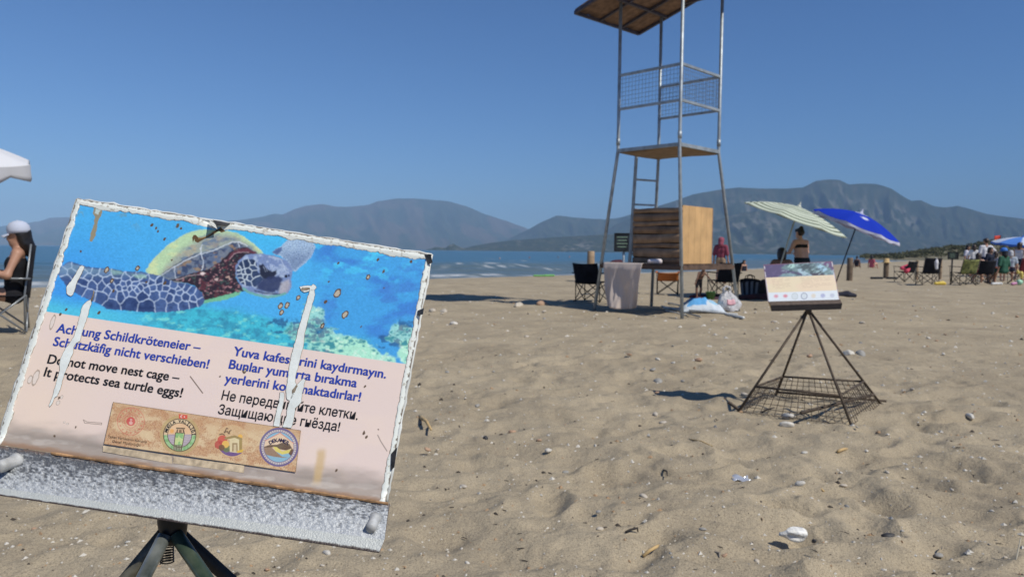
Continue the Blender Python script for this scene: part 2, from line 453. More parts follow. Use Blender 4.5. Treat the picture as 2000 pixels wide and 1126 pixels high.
grid_obj('sea', np.dstack([X, Y, Z]), M_SEA, kind='structure', close=True, attrs={'foam': foam, 'depth': depth})

# ------------------------------------------------------------------ setting: hills
M_HILL = matc('wooded rocky hillside', 0.95, 0.05)
FOREST = np.array([0.028, 0.040, 0.024]); FOREST2 = np.array([0.050, 0.055, 0.034]); ROCK = np.array([0.24, 0.22, 0.19]); BARE = np.array([0.13, 0.085, 0.065])
def hill(prof, D, depth, seed, nx=360, ny=44, rock=0.3, bare=0.0, rough=1.0, cliff=None, rockcol=ROCK, green=FOREST):
    xs = np.array([p[0] for p in prof], float); ys = np.array([p[1] for p in prof], float)
    px = np.linspace(xs[0], xs[-1], nx)
    py = np.interp(px, xs, ys)
    py = py - 1.3 * (fbm(px / 16.0, px * 0 + seed, 4, seed) - 0.5) * rough
    crest = np.array([V(a, b_, D) for a, b_ in zip(px, py)])
    t = np.concatenate([np.linspace(-1, 0, ny), np.linspace(0, 1, 12)[1:]])
    P = np.zeros((len(t), nx, 3)); C = np.zeros((len(t), nx, 3))
    for i, q in enumerate(t):
        dd = D + q * depth * (1 if q < 0 else 1.2)
        sc = dd / D
        x = crest[:, 0] * sc; y = np.full(nx, dd)
        w = (1 + q) if q < 0 else (1 - q)
        u = px / 40.0
        rid = 1 - np.abs(2 * fbm(u * 1.1 + 0.8 * q, q * 2.2 + u * 0.35, 4, seed + 5) - 1)
        base = np.where(q < 0, w ** 1.25, w ** 1.5)
        h = (crest[:, 2] + 4) * base * (1 - 0.55 * (1 - w) * w * 4 * (1 - rid) * rough * (1 if q < 0 else 0.4))
        P[i] = np.stack([x, y, h - 4], 1)
        v_ = fbm(u * 4.0 + 1.5 * q, q * 16 + u * 0.9, 5, seed + 9)
        v2 = fbm(u * 1.2 + q, q * 4, 4, seed + 21)
        g = green[None] * (1 - ss(0.35, 0.7, v_))[:, None] + FOREST2[None] * ss(0.35, 0.7, v_)[:, None]
        rk = 0.30 * ss(0.66 - 0.10 * rock, 0.80 - 0.10 * rock, v_ * 0.75 + 0.25 * v2) * (1.0 if rock > 0 else 0)
        if cliff is not None:
            cm = ss(0, 12, px - cliff[0]) * ss(0, 12, cliff[1] - px) * ss(cliff[2], cliff[2] + 0.15, q) * ss(cliff[3], cliff[3] - 0.15, q)
            rk = np.maximum(rk, 0.42 * cm * ss(0.46, 0.64, v_))
        br = ss(0.45, 0.62, v2) * bare
        c = g * (1 - br)[:, None] + BARE[None] * br[:, None]
        C[i] = c * (1 - rk)[:, None] + rockcol[None] * rk[:, None]
    return grid_obj('hill', P, M_HILL, col=C, kind='structure')
hill([(-700, 440), (-300, 420), (0, 442), (77, 432), (98, 425), (129, 424), (220, 432), (300, 440), (380, 436), (440, 432), (480, 428), (508, 424), (536, 417), (551, 419), (576, 408), (595, 402), (629, 398), (654, 403), (678, 404), (719, 400), (737, 393), (774, 387), (821, 388), (877, 393), (914, 404), (945, 417), (988, 431), (1032, 447), (1080, 462), (1150, 476), (1300, 488)], 8200, 2600, 1, nx=520, rock=-1, bare=0.6, rough=0.7)
hill([(940, 489), (985, 470), (1032, 448), (1053, 436), (1069, 428), (1088, 421), (1119, 424), (1155, 427), (1180, 428), (1210, 425), (1240, 417), (1300, 400), (1380, 420), (1500, 460), (1600, 490)], 6000, 1500, 2, rock=0.15)
hill([(1150, 480), (1200, 440), (1240, 421), (1280, 404), (1316, 393), (1352, 380), (1399, 371), (1442, 366), (1481, 368), (1532, 368), (1568, 366), (1593, 353), (1622, 350), (1640, 351), (1658, 360), (1683, 358), (1712, 359), (1741, 368), (1759, 380), (1780, 392), (1798, 391), (1823, 402), (1845, 405), (1870, 402), (1899, 409), (1928, 418), (1964, 423), (2000, 427), (2150, 420), (2400, 450), (2700, 470)], 5200, 1700, 3, nx=560, ny=70, rock=0.32, cliff=(1400, 1800, -0.55, -0.1))
hill([(1300, 486), (1350, 455), (1395, 431), (1424, 422), (1453, 414), (1500, 412), (1560, 420), (1620, 436), (1700, 452), (1800, 463), (1900, 470), (2050, 476), (2300, 486)], 4100, 900, 4, nx=420, ny=60, rock=0.45, cliff=(1330, 1530, -0.9, 0.0))
hill([(895, 488), (930, 479), (980, 471), (1040, 466), (1100, 462), (1160, 459), (1240, 455), (1300, 451), (1400, 462), (1480, 490)], 3300, 500, 6, rock=0.05, cliff=(1090, 1165, -0.8, -0.25), rockcol=np.array([0.42, 0.38, 0.34]))
hill([(830, 488.5), (850, 482), (870, 484), (878, 478), (886, 475.5), (893, 480), (905, 484), (930, 483), (960, 485), (1000, 489)], 3000, 120, 8, nx=200, ny=14, rock=0.9, rockcol=np.array([0.45, 0.40, 0.33]))
# pale beach strip on the far side of the bay
hill([(1180, 494), (1300, 493), (1430, 494), (1560, 494.5), (1700, 495), (1850, 495), (2100, 499)], 2600, 90, 10, nx=200, ny=6, rock=0.9, rough=0.3, rockcol=np.array([0.40, 0.35, 0.29]))
# scrub-covered dune on the right
PD = [(1690, 500), (1740, 497.5), (1770, 494), (1800, 488), (1830, 484.5), (1860, 480), (1885, 480), (1905, 477), (1930, 471), (1960, 468), (2000, 469), (2100, 462), (2300, 470), (2500, 490)]
def dune():
    px = np.linspace(1690, 2500, 220); cy = np.interp(px, [p[0] for p in PD], [p[1] for p in PD])
    t = np.linspace(-1, 1, 30); P = np.zeros((30, 220, 3)); D = 230.0
    for i, q in enumerate(t):
        c = np.array([V(a, b_ + 2.5, D) for a, b_ in zip(px, cy)]); s_ = (D + q * 34) / D
        P[i] = np.stack([c[:, 0] * s_, np.full(220, D + q * 34), (c[:, 2] + 0.8) * np.cos(q * math.pi / 2) ** 0.8 - 0.8 + 0.5 * (fbm(px / 9, px * 0 + q * 6, 3, 5) - 0.5)], 1)
    return P
DP = dune()
o = grid_obj('dune', DP, mat('dune sand', (0.17, 0.155, 0.105), 0.95, var=(0.15, 0.25), spec=0.1), kind='structure')
def scrub():
    rs = np.random.RandomState(3); vs = []; fs = []; cs = []
    for _ in range(1500):
        i = rs.randint(3, 24); j = min(219, int(abs(rs.rand() ** 1.2) * 219)); p = DP[i, j]
        if p[2] < 0.15: continue
        w = rs.uniform(0.6, 2.0); h_ = w * rs.uniform(0.45, 0.8); base = np.array([0.085, 0.09, 0.05]) * rs.uniform(0.6, 1.7) + rs.rand() * np.array([0.03, 0.02, 0.01])
        for _ in range(22):
            q = rs.normal(0, 1, 3); q /= np.linalg.norm(q); q[2] = abs(q[2]); c = p + q * np.array([w, w, h_]) * rs.uniform(0.5, 1)
            a = rs.normal(0, 1, 3); a /= np.linalg.norm(a); b_ = np.cross(a, rs.normal(0, 1, 3)); b_ /= np.linalg.norm(b_); l = rs.uniform(0.15, 0.4)
            k = len(vs); vs += [c - a * l, c + b_ * l * 0.6, c + a * l, c - b_ * l * 0.6]; fs.append((k, k + 1, k + 2, k + 3)); cs += [base * rs.uniform(0.8, 1.2)] * 4
    mb = MB(); mb.v = [tuple(p) for p in vs]; mb.f = fs; mb.mi = [0] * len(fs); mb.sm = [False] * len(fs); mb.c = [tuple(c) for c in cs]
    o = mb.build('scrub', matc('dune scrub leaves', 0.8, 0.1, trans=0.2), kind='stuff')
    tag(o, 'low dry green scrub covering the dune at the right end of the bay', 'scrub')
scrub()


# ------------------------------------------------------------------ near nest-cage sign
M_GALV = mat('galvanised steel', (0.34, 0.38, 0.40), 0.5, 0.4, var=(9, 0.25), bump=(60, 0.15, 0.002))
M_RUSTBAR = mat('rusty brown bar', (0.085, 0.062, 0.042), 0.7, 0.2, var=(20, 0.4), bump=(120, 0.4, 0.002))
M_GREEN = mat('chipped green paint', (0.05, 0.10, 0.07), 0.33, 0.3, var=(45, 0.3, (0.13, 0.16, 0.11)), bump=(150, 0.2, 0.001))
M_BLACKM = mat('black steel and shaded pipe', (0.012, 0.013, 0.014), 0.5, 0.3, var=(30, 0.4))
M_PRINT = matc('weathered print', 0.42, 0.35, bump=(340, 0.12, 0.0006))
M_PLATE = mat('painted sheet steel', (0.62, 0.63, 0.58), 0.5, var=(25, 0.25), bump=(70, 0.4, 0.002))
M_INKBLUE = mat('blue ink', L(44, 68, 165), 0.5, spec=0.3)
M_INKBLACK = mat('black ink', L(34, 33, 36), 0.5, spec=0.3)
M_INKGREY = mat('faded ink', L(92, 78, 64), 0.5, spec=0.3)
M_BARE = mat('bare white primer', (0.74, 0.78, 0.74), 0.5, var=(60, 0.10), bump=(220, 0.3, 0.001))
M_CHIPEDGE = mat('rusted chip edge', (0.24, 0.195, 0.14), 0.8, var=(160, 0.6))
M_RUST = mat('orange rust', (0.33, 0.19, 0.09), 0.9, var=(70, 0.6), bump=(200, 0.6, 0.002))

# pose of the board (measured from its four corners): right and down axes and the far top left corner
def c2w(v): return v[0] * CR - v[1] * CU + v[2] * CF
A1 = c2w(np.array([0.98772, 0.15474, 0.02163])); A1 /= np.linalg.norm(A1)
A2 = c2w(np.array([-0.12241, 0.95509, -0.26986])); A2 -= A1 * (A1 @ A2); A2 /= np.linalg.norm(A2)
AN = np.cross(A2, A1)
if AN @ (CAM - np.array([0, 1.0, 1])) < 0: AN = -AN
SO = CAM + ray(150, 388) / F * 1.0358
def S(px, py, h=0.0):
    r = ray(px, py); t = ((SO + AN * h - CAM) @ AN) / (r @ AN); return CAM + r * t
def poly_obj_pts(c, h): return [S(x, y, h) for x, y in c]
BW, BH = 0.5, 0.339

class Paint:
    """paints colour areas given in photograph pixels over the points of a flat print"""
    def __init__(s, X, Y, base): s.X = X; s.Y = Y; s.C = np.zeros(X.shape + (3,)) + np.array(base)
    def mix(s, m_, col):
        col = np.asarray(col); s.C += (col - s.C) * np.clip(m_, 0, 1)[..., None]
    def sd(s, pts):
        p = np.array(pts, float); x0, y0 = p.min(0) - 14; x1, y1 = p.max(0) + 14
        d = np.full(s.X.shape, 99.0); b = (s.X > x0) & (s.X < x1) & (s.Y > y0) & (s.Y < y1)
        if not b.any(): return d
        x = s.X[b]; y = s.Y[b]; best = np.full(x.shape, 1e9); ins = np.zeros(x.shape, bool)
        for (ax, ay), (bx, by) in zip(p, np.roll(p, -1, 0)):
            ex, ey = bx - ax, by - ay; t = np.clip(((x - ax) * ex + (y - ay) * ey) / (ex * ex + ey * ey + 1e-9), 0, 1)
            best = np.minimum(best, (x - ax - t * ex) ** 2 + (y - ay - t * ey) ** 2)
            cr = ((ay <= y) & (by > y)) | ((by <= y) & (ay > y))
            with np.errstate(divide='ignore', invalid='ignore'): xi = ax + (y - ay) * ex / (ey if ey else 1e-9)
            ins ^= cr & (x < xi)
        d[b] = np.sqrt(best) * np.where(ins, -1, 1); return d
    def line(s, pts, w, col, soft=0.8, a=1.0):
        d = np.full(s.X.shape, 1e9)
        for (ax, ay), (bx, by) in zip(pts[:-1], pts[1:]):
            ex, ey = bx - ax, by - ay; t = np.clip(((s.X - ax) * ex + (s.Y - ay) * ey) / (ex * ex + ey * ey + 1e-9), 0, 1)
            d = np.minimum(d, np.hypot(s.X - ax - t * ex, s.Y - ay - t * ey))
        s.mix(a * ss(w / 2 + soft / 2, w / 2 - soft / 2, d), col)
    def poly(s, pts, col, soft=1.0, wob=0, a=1.0):
        d = s.sd(pts)
        if wob: d = d + wob * (fbm(s.X / 5, s.Y / 5, 3, 9) - 0.5) * 2
        m_ = a * ss(soft / 2, -soft / 2, d); s.mix(m_, col); return d
    def disc(s, cx, cy, r, col, soft=0.8, a=1.0, ry=None):
        d = np.hypot(s.X - cx, (s.Y - cy) * (r / (ry or r))) - r; s.mix(a * ss(soft / 2, -soft / 2, d), col)
    def ring(s, cx, cy, r, w, col, soft=0.7, a=1.0):
        d = np.abs(np.hypot(s.X - cx, s.Y - cy) - r); s.mix(a * ss(w / 2 + soft / 2, w / 2 - soft / 2, d), col)
    def cells(s, inside, seeds, dark, light, linecol, lw=2.2):
        b = inside < 1; x = s.X[b]; y = s.Y[b]; sd_ = np.array(seeds)
        x = x + 2.2 * (vnoise(x / 9, y / 9, 3) - 0.5); y = y + 2.2 * (vnoise(x / 9, y / 9, 4) - 0.5)
        d = np.hypot(x[:, None] - sd_[None, :, 0], y[:, None] - sd_[None, :, 1]); o = np.argsort(d, 1)[:, :2]
        r_ = np.arange(len(x)); d1 = d[r_, o[:, 0]]; d2 = d[r_, o[:, 1]]
        gap = np.hypot(sd_[o[:, 0], 0] - sd_[o[:, 1], 0], sd_[o[:, 0], 1] - sd_[o[:, 1], 1])
        e = (d2 ** 2 - d1 ** 2) / (2 * gap + 1e-6)
        tone = _hash(o[:, 0], o[:, 0] * 3, 5)[:, None] * 0.5 + 0.5 * fbm(x / 7, y / 7, 3, 31)[:, None]
        c = np.array(dark) * (1 - tone) + np.array(light) * tone
        k = ss(lw * 0.75, lw * 0.2, e)[:, None]; c = c * (1 - k) + np.array(linecol) * k
        mk = ss(1, -0.4, inside[b])[:, None]; s.C[b] = s.C[b] * (1 - mk) + c * mk

def cz(x0, y0, sc): return lambda pts: [(x0 + a / sc, y0 + b / sc) for a, b in pts]
Z1 = cz(0, 370, 3.882); Z2 = cz(400, 400, 3.753); Z3 = cz(0, 600, 3.753); Z4 = cz(400, 640, 3.753); Z5 = cz(100, 460, 6.25); Z6 = cz(280, 430, 5.556); Z7 = cz(190, 770, 4.878); Z8 = cz(400, 880, 4.444)

STRIP1 = Z1([(636, 880), (650, 852), (668, 842), (690, 836), (698, 860), (684, 905), (668, 960), (650, 1010)]) [:1] and \
    Z3([(600, 0), (618, -25), (640, -45), (665, -58), (668, -30), (655, 5), (640, 70), (618, 130), (600, 190), (585, 245), (556, 262), (540, 290), (535, 330), (520, 362), (498, 420), (470, 492), (455, 545), (440, 602), (420, 645), (400, 662), (385, 700), (365, 727), (359, 712), (374, 680), (390, 640), (398, 600), (412, 560), (425, 505), (440, 462), (436, 420), (444, 378), (462, 335), (480, 300), (512, 262), (545, 208), (558, 165), (572, 120), (580, 75), (592, 38)])
CHIP1 = Z5([(350, 375), (372, 368), (402, 378), (392, 412), (380, 442), (342, 510), (310, 572), (296, 630), (280, 682), (262, 716), (240, 738), (205, 720), (188, 700), (186, 655), (190, 612), (214, 588), (240, 560), (268, 515), (300, 470), (326, 420)])
STRIP2 = Z2([(772, 622), (800, 622), (806, 660), (795, 700), (785, 740), (770, 790), (752, 850), (738, 915), (728, 950), (727, 985), (718, 1050), (700, 1110), (690, 1160), (680, 1205), (668, 1240), (662, 1290), (672, 1330), (668, 1352), (650, 1385), (635, 1420), (620, 1432), (600, 1420), (596, 1370), (604, 1310), (612, 1250), (622, 1180), (636, 1100), (655, 1030), (675, 970), (684, 920), (700, 868), (718, 800), (738, 740), (752, 690)])
STRIP3 = Z4([(722, 368), (736, 378), (724, 430), (712, 482), (706, 540), (690, 560), (662, 590), (655, 640), (648, 680), (632, 732), (600, 728), (572, 722), (586, 680), (600, 642), (604, 600), (614, 565), (626, 520), (640, 480), (660, 440), (684, 408)])
STRIP4 = Z4([(552, 474), (580, 474), (583, 520), (574, 552), (566, 600), (555, 642), (546, 722), (525, 722), (505, 715), (510, 680), (520, 640), (530, 590), (545, 545)])
CHIPTOP = Z2([(695, 598), (740, 592), (780, 594), (796, 582), (812, 590), (816, 606), (800, 626), (772, 626), (730, 638), (704, 622)])
BLAST = [(82, 607), (810, 713)]
def above(X, Y): return (607 + (X - 82) * 0.1456) - Y

def paint_face(X, Y, u, w):
    """u, w run 0..1 over the board from its top left corner"""
    P = Paint(X, Y, L(230, 211, 201))
    rel = above(X, Y)
    # panel of text: slight warm and cool mottling, wear near the fold at the bottom
    P.mix(0.5 * ss(0.4, 0.7, fbm(X / 90, Y / 60, 4, 2)), L(236, 216, 200))
    P.mix(0.5 * ss(300, 40, X) * ss(640, 720, Y + X * 0.1), L(236, 214, 190))
    bot = (868 + (X - 4) * 0.1498) - Y
    wear = ss(66, 18, bot + 26 * (fbm(X / 55, Y / 20, 3, 14) - 0.5))
    P.mix(0.9 * wear, L(150, 140, 130)); P.mix(0.5 * wear * ss(0.5, 0.75, fbm(X / 40, Y / 12, 4, 15)), L(196, 188, 178))
    P.mix(0.75 * ss(10, 0, np.abs(X - 624 + (Y - 910) * 0.16) - 3 + 4 * (fbm(X / 9, Y / 14, 3, 3) - .5)) * ss(870, 885, Y) * ss(952, 930, Y), L(208, 178, 126))
    P.mix(0.55 * ss(11, 3, bot + 8 * (fbm(X / 26, Y / 9, 3, 6) - 0.5)), L(150, 106, 64))
    # underwater picture, printed a little soft
    X0, Y0 = X, Y
    X = X0 + 3.2 * (fbm(X0 / 5, Y0 / 5, 3, 120) - 0.5); Y = Y0 + 3.0 * (fbm(X0 / 5, Y0 / 5, 3, 125) - 0.5)
    pic = ss(-0.6, 0.6, rel)
    Q = Paint(X, Y, L(78, 176, 234))
    g = np.clip((X - 120) / 700, 0, 1)
    Q.mix(ss(0.3, 0.0, g) * 0.8 * ss(420, 560, Y), L(66, 152, 232)); Q.mix(ss(0.25, 0.6, g) * ss(560, 430, Y) * 0.7, L(74, 196, 240))
    n1 = fbm(X / 62, Y / 26, 5, 41); n2 = fbm(X / 22, Y / 12, 5, 43); n3 = fbm(X / 9, Y / 6, 4, 47)
    right = ss(590, 650, X + 18 * (n1 - 0.5))
    Q.mix(right, L(72, 164, 226)); Q.mix(right * ss(0.42, 0.72, n1), L(66, 136, 212)); Q.mix(right * ss(0.52, 0.72, n2) * ss(600, 470, Y), L(82, 208, 246)); Q.mix(right * 0.8 * ss(0.5, 0.66, fbm(X / 40, Y / 18, 4, 49)) * ss(480, 560, Y) * ss(640, 590, Y) * 0.7, L(70, 122, 202))
    low = ss(70, 40, rel - 30 * (n1 - 0.5) + 0.06 * (X - 400)) * ss(200, 330, X + 60 * (n1 - .5)) * ss(745, 690, X)
    Q.mix(low, L(70, 190, 212)); Q.mix(low * 0.7 * ss(0.46, 0.72, n2), L(58, 146, 178)); Q.mix(low * 0.45 * ss(0.52, 0.72, n3), L(52, 118, 156)); Q.mix(low * 0.8 * ss(0.58, 0.75, fbm(X / 16, Y / 7, 4, 53)), L(128, 222, 214))
    Q.mix(ss(40, 10, rel - 14 * (n1 - .5)) * ss(330, 200, X), L(84, 196, 226))
    for cx, cy, rx, ry, k in [(690, 690, 52, 34, 1), (640, 668, 44, 30, 0.6), (742, 708, 40, 26, 0.9), (800, 690, 28, 34, 1), (612, 618, 26, 26, 0.5), (786, 652, 34, 24, 0.5), (596, 648, 34, 24, 0.4)]:
        d = np.hypot((X - cx) / rx, (Y - cy) / ry) + 0.9 * (n2 - 0.5) + 0.5 * (n3 - 0.5)
        m_ = ss(1.0, 0.78, d); Q.mix(m_ * (0.45 + 0.55 * k), L(176, 236, 208)); Q.mix(m_ * ss(0.46, 0.34, n3 * 0.6 + n2 * 0.4), L(70, 150, 160)); Q.mix(m_ * ss(0.60, 0.72, n3), L(206, 244, 222))
    for cx, cy, rx, ry in [(622, 640, 34, 26), (792, 640, 30, 22), (760, 668, 30, 22), (610, 690, 30, 10), (560, 640, 44, 22)]:
        d = np.hypot((X - cx) / rx, (Y - cy) / ry) + 1.2 * (n2 - 0.5); Q.mix(0.75 * ss(1, 0.6, d) * ss(0.47, 0.56, n3), L(44, 84, 132))
    # turtle, back flipper
    bf = Z6([(1400, 345), (1440, 310), (1500, 280), (1560, 215), (1590, 185), (1700, 170), (1830, 205), (1864, 290), (1850, 350), (1820, 400), (1760, 460), (1700, 512), (1650, 560), (1610, 545), (1560, 440), (1480, 385), (1420, 372)])
    d = Q.sd(bf); rs = np.random.RandomState(4)
    sd = []
    for a in range(34):
        for b_ in range(17):
            sd.append((1380 + a * 17 + rs.uniform(-6, 6), 160 + b_ * 25 + rs.uniform(-8, 8)))
    Q.cells(d, Z6(sd), L(84, 110, 160), L(150, 178, 208), L(178, 204, 226), 1.6)
    Q.mix(ss(1, -1, Q.sd(Z6([(1395, 350), (1440, 310), (1500, 290), (1500, 330), (1450, 385)]))) * 0.8, L(62, 86, 140))
    Q.mix(ss(0, -6, d) * ss(0.0, 1, ss(470, 520, Y)) * 0.5, L(54, 74, 128))
    # shell
    sh = Z6([(20, 560), (60, 490), (150, 380), (250, 285), (400, 180), (480, 142), (560, 112), (640, 100), (700, 98), (850, 106), (1000, 132), (1100, 180), (1200, 258), (1310, 362), (1230, 420), (1000, 600), (300, 680), (150, 640)])
    d = Q.poly(sh, L(186, 216, 172), 2.5)
    Q.mix(ss(1, -1, d) * ss(0.45, 0.7, fbm(X / 20, Y / 8, 4, 61)) * 0.7, L(214, 226, 168)); Q.mix(ss(1, -1, d) * ss(-1, -5, -d - 8) * 0, L(120, 200, 200))
    inn = Z6([(185, 600), (215, 560), (260, 500), (330, 420), (420, 330), (500, 275), (560, 240), (640, 195), (760, 160), (900, 148), (1000, 178), (1080, 228), (1160, 290), (1240, 365), (1000, 600), (300, 690)])
    d = Q.sd(inn); k = ss(9, -7, d + 5 * (n2 - 0.5))
    Q.mix(k, L(158, 168, 158)); nb = fbm(X / 26, Y / 9 + X / 40, 5, 67)
    Q.mix(k * ss(0.42, 0.62, nb), L(112, 130, 150)); Q.mix(k * ss(0.58, 0.75, fbm(X / 14, Y / 6, 5, 69)), L(176, 172, 150)); Q.mix(k * 0.4 * ss(0.62, 0.78, n2), L(190, 168, 132))
    lowp = Z6([(200, 585), (340, 500), (480, 425), (620, 370), (760, 335), (850, 295), (950, 248), (1040, 238), (1130, 285), (1230, 360), (1000, 600), (300, 680)])
    d = Q.sd(lowp); k = ss(2, -4, d); Q.mix(k * 0.75, L(92, 108, 138)); Q.mix(k * ss(0.45, 0.65, fbm(X / 12, Y / 8, 4, 71)), L(64, 78, 108)); Q.mix(k * 0.7 * ss(0.6, 0.75, fbm(X / 10, Y / 7, 4, 73)), L(164, 136, 98))
    wl = L(206, 216, 226)
    Q.line(Z6([(205, 590), (340, 503), (480, 425), (620, 367), (760, 332), (850, 292), (950, 243), (1040, 233), (1135, 285)]), 1.9, wl, 1.4, 0.85)
    Q.line(Z6([(215, 575), (340, 490), (480, 412), (600, 362)]), 1.6, L(40, 52, 84), 1.5, 0.8)
    Q.line(Z6([(640, 270), (622, 310), (630, 368), (650, 430), (652, 500), (628, 552)]), 2.1, wl, 1.4, 0.9)
    Q.line(Z6([(345, 505), (340, 545), (345, 600), (358, 635)]), 1.8, wl, 1.4, 0.7); Q.line(Z6([(1030, 232), (1042, 285)]), 1.8, wl, 1.2, 0.9)
    # dark underside and neck
    body = Z6([(270, 650), (340, 640), (480, 592), (620, 552), (700, 532), (760, 492), (830, 452), (890, 400), (940, 350), (1000, 312), (1060, 296), (1140, 302), (1235, 358), (1120, 372), (1060, 420), (1010, 480), (1000, 620), (1050, 690), (1100, 770), (1000, 790), (900, 812), (760, 860), (650, 878), (640, 790), (560, 712), (380, 664)])
    d = Q.poly(body, L(50, 40, 50), 2.0)
    k = ss(0, -2, d); Q.mix(k * ss(0.62, 0.72, fbm(X / 5.5, Y / 4.0, 3, 77)) * 0.9, L(172, 128, 132)); Q.mix(k * ss(0.60, 0.72, fbm(X / 9, Y / 6, 3, 79)) * 0.8, L(98, 54, 62)); Q.mix(k * 0.7 * ss(0.66, 0.74, fbm(X / 4, Y / 3, 3, 78)), L(72, 96, 90))
    Q.line(Z6([(360, 650), (470, 610), (600, 588), (680, 575)]), 1.6, L(190, 170, 172), 1.4, 0.7); Q.poly(Z6([(620, 570), (650, 562), (680, 575), (655, 592), (628, 590)]), L(232, 214, 210), 1.2); Q.poly(Z6([(770, 635), (815, 628), (808, 660), (782, 655)]), L(206, 180, 176), 1.5)
    Q.line(Z6([(920, 430), (960, 370), (1030, 330), (1120, 330), (1210, 352)]), 5.0, L(110, 62, 74), 3.0, 0.8); Q.line(Z6([(935, 420), (980, 370), (1050, 345), (1140, 350)]), 1.2, L(200, 170, 176), 1.2, 0.7); Q.line(Z6([(900, 620), (930, 610), (940, 640)]), 3, L(216, 182, 168), 2, 0.8)
    Q.poly(Z6([(652, 905), (655, 868), (760, 848), (900, 808), (1060, 772), (1040, 808), (900, 862), (760, 888)]), L(118, 190, 150), 2.4, 1.0)
    # head
    hd = Z6([(1000, 560), (1005, 490), (1050, 420), (1090, 390), (1150, 370), (1300, 362), (1400, 380), (1500, 410), (1560, 438), (1600, 490), (1620, 550), (1608, 640), (1602, 740), (1572, 790), (1500, 815), (1450, 832), (1350, 846), (1250, 826), (1160, 800), (1090, 762), (1050, 690), (1012, 620)])
    d = Q.poly(hd, L(122, 142, 184), 2.0)
    k = ss(0, -3, d)
    Q.mix(k * ss(0.45, 0.7, fbm(X / 10, Y / 7, 4, 83)), L(168, 186, 212)); Q.mix(k * ss(590, 620, X * 0 + Y + 60) * 0, L(0, 0, 0))
    fs_ = [(1120, 480), (1190, 450), (1062, 500), (1190, 515), (1040, 560), (1085, 560), (1138, 556), (1200, 580), (1058, 605), (1095, 612), (1145, 622), (1062, 650), (1125, 678), (1222, 655), (1075, 690), (1030, 520), (1250, 470)]
    chk = Q.sd(Z6([(1012, 540), (1040, 470), (1090, 430), (1180, 420), (1230, 450), (1240, 560), (1300, 640), (1220, 720), (1120, 715), (1050, 670), (1020, 610)]))
    Q.cells(chk, Z6(fs_), L(34, 48, 76), L(70, 90, 128), L(200, 214, 224), 1.9)
    Q.poly(Z6([(1255, 490), (1300, 470), (1340, 520), (1400, 560), (1450, 540), (1440, 600), (1390, 640), (1310, 640), (1262, 590)]), L(40, 46, 66), 3, 1.0)
    for q in range(6): Q.line(Z6([(1300 + q * 24, 500 - q * 4), (1330 + q * 20, 560 - q * 6)]), 1.0, L(176, 190, 214), 1.0, 0.7)
    Q.poly(Z6([(1240, 690), (1300, 640), (1400, 610), (1480, 600), (1510, 640), (1500, 700), (1470, 760), (1400, 790), (1300, 770), (1230, 740)]), L(52, 62, 98), 6, 1.0, 0.95)
    Q.poly(Z6([(1500, 680), (1580, 640), (1596, 720), (1560, 780), (1470, 800)]), L(176, 172, 178), 7, 1, 0.85)
    Q.line(Z6([(1495, 430), (1530, 500), (1550, 560)]), 1.6, L(190, 206, 226), 1.4, 0.8); Q.line(Z6([(1430, 600), (1500, 575), (1550, 580)]), 1.6, L(176, 190, 214), 1.4, 0.8)
    Q.disc(*Z6([(1548, 608)])[0], 2.6, L(20, 24, 40)); Q.disc(*Z6([(1580, 604)])[0], 1.8, L(24, 28, 44))
    Q.line(Z6([(1090, 745), (1160, 790), (1260, 815), (1360, 832), (1450, 820), (1540, 795)]), 4.5, L(112, 182, 166), 3.0, 0.9); Q.line(Z6([(1210, 760), (1300, 790), (1400, 800), (1480, 800)]), 2.5, L(44, 50, 76), 2.0, 0.8)
    # front flipper
    ff = Z5([(80, 420), (120, 385), (180, 340), (225, 322), (270, 330), (330, 345), (400, 370), (470, 385), (560, 400), (660, 405), (760, 410), (900, 440), (1000, 438), (1100, 440), (1200, 470), (1330, 490), (1420, 535), (1500, 570), (1650, 590), (1770, 630), (1815, 670), (1850, 720), (1868, 800), (1850, 845), (1800, 870), (1600, 910), (1500, 926), (1420, 930), (1290, 934), (1150, 935), (1000, 920), (830, 905), (680, 895), (620, 848), (480, 790), (380, 742), (300, 700), (210, 640), (140, 548), (90, 480)])
    sd = [(720, 840), (970, 800), (1180, 850), (1340, 840), (1490, 860), (1620, 845), (1730, 835), (620, 750), (460, 715), (370, 650), (770, 700), (850, 715), (910, 685), (1000, 690), (1120, 720), (1270, 715), (1380, 715), (1450, 750), (1540, 760), (1650, 740), (1740, 770), (1800, 730), (1825, 800), (500, 600), (400, 575), (620, 610), (740, 620), (840, 635), (900, 635), (965, 645), (1050, 660), (700, 660), (1170, 670), (1250, 640), (1330, 620), (1400, 640), (1480, 690), (1570, 690), (1650, 650), (1700, 690), (560, 530), (450, 500), (680, 555), (810, 560), (885, 595), (950, 590), (1030, 590), (1015, 630), (1090, 635), (1140, 600), (1230, 570), (1320, 560), (1400, 575), (1500, 610), (1590, 620), (1560, 650), (400, 460), (460, 410), (540, 430), (640, 450), (820, 470), (910, 515), (970, 460), (1020, 535), (1100, 480), (1260, 510), (1150, 550), (150, 440), (205, 355), (290, 370), (180, 520), (250, 450)]
    d = Q.sd(ff)
    Q.cells(d, Z5(sd), L(38, 56, 102), L(92, 120, 172), L(186, 204, 228), 2.1)
    Q.mix(0.55 * ss(-1, -8, d) * ss(566, 602, Y - X * 0.02) * ss(0.3, 0.6, fbm(X / 12, Y / 9, 3, 33)), L(32, 46, 86)); Q.mix(0.4 * ss(0, -4, d) * ss(548, 525, Y), L(150, 190, 206)); Q.poly(Z5([(720, 415), (860, 440), (900, 465), (760, 480)]), L(150, 190, 180), 4, 1, 0.6); Q.poly(Z5([(990, 480), (1150, 480), (1170, 520), (1060, 520)]), L(160, 200, 176), 5, 1, 0.7)
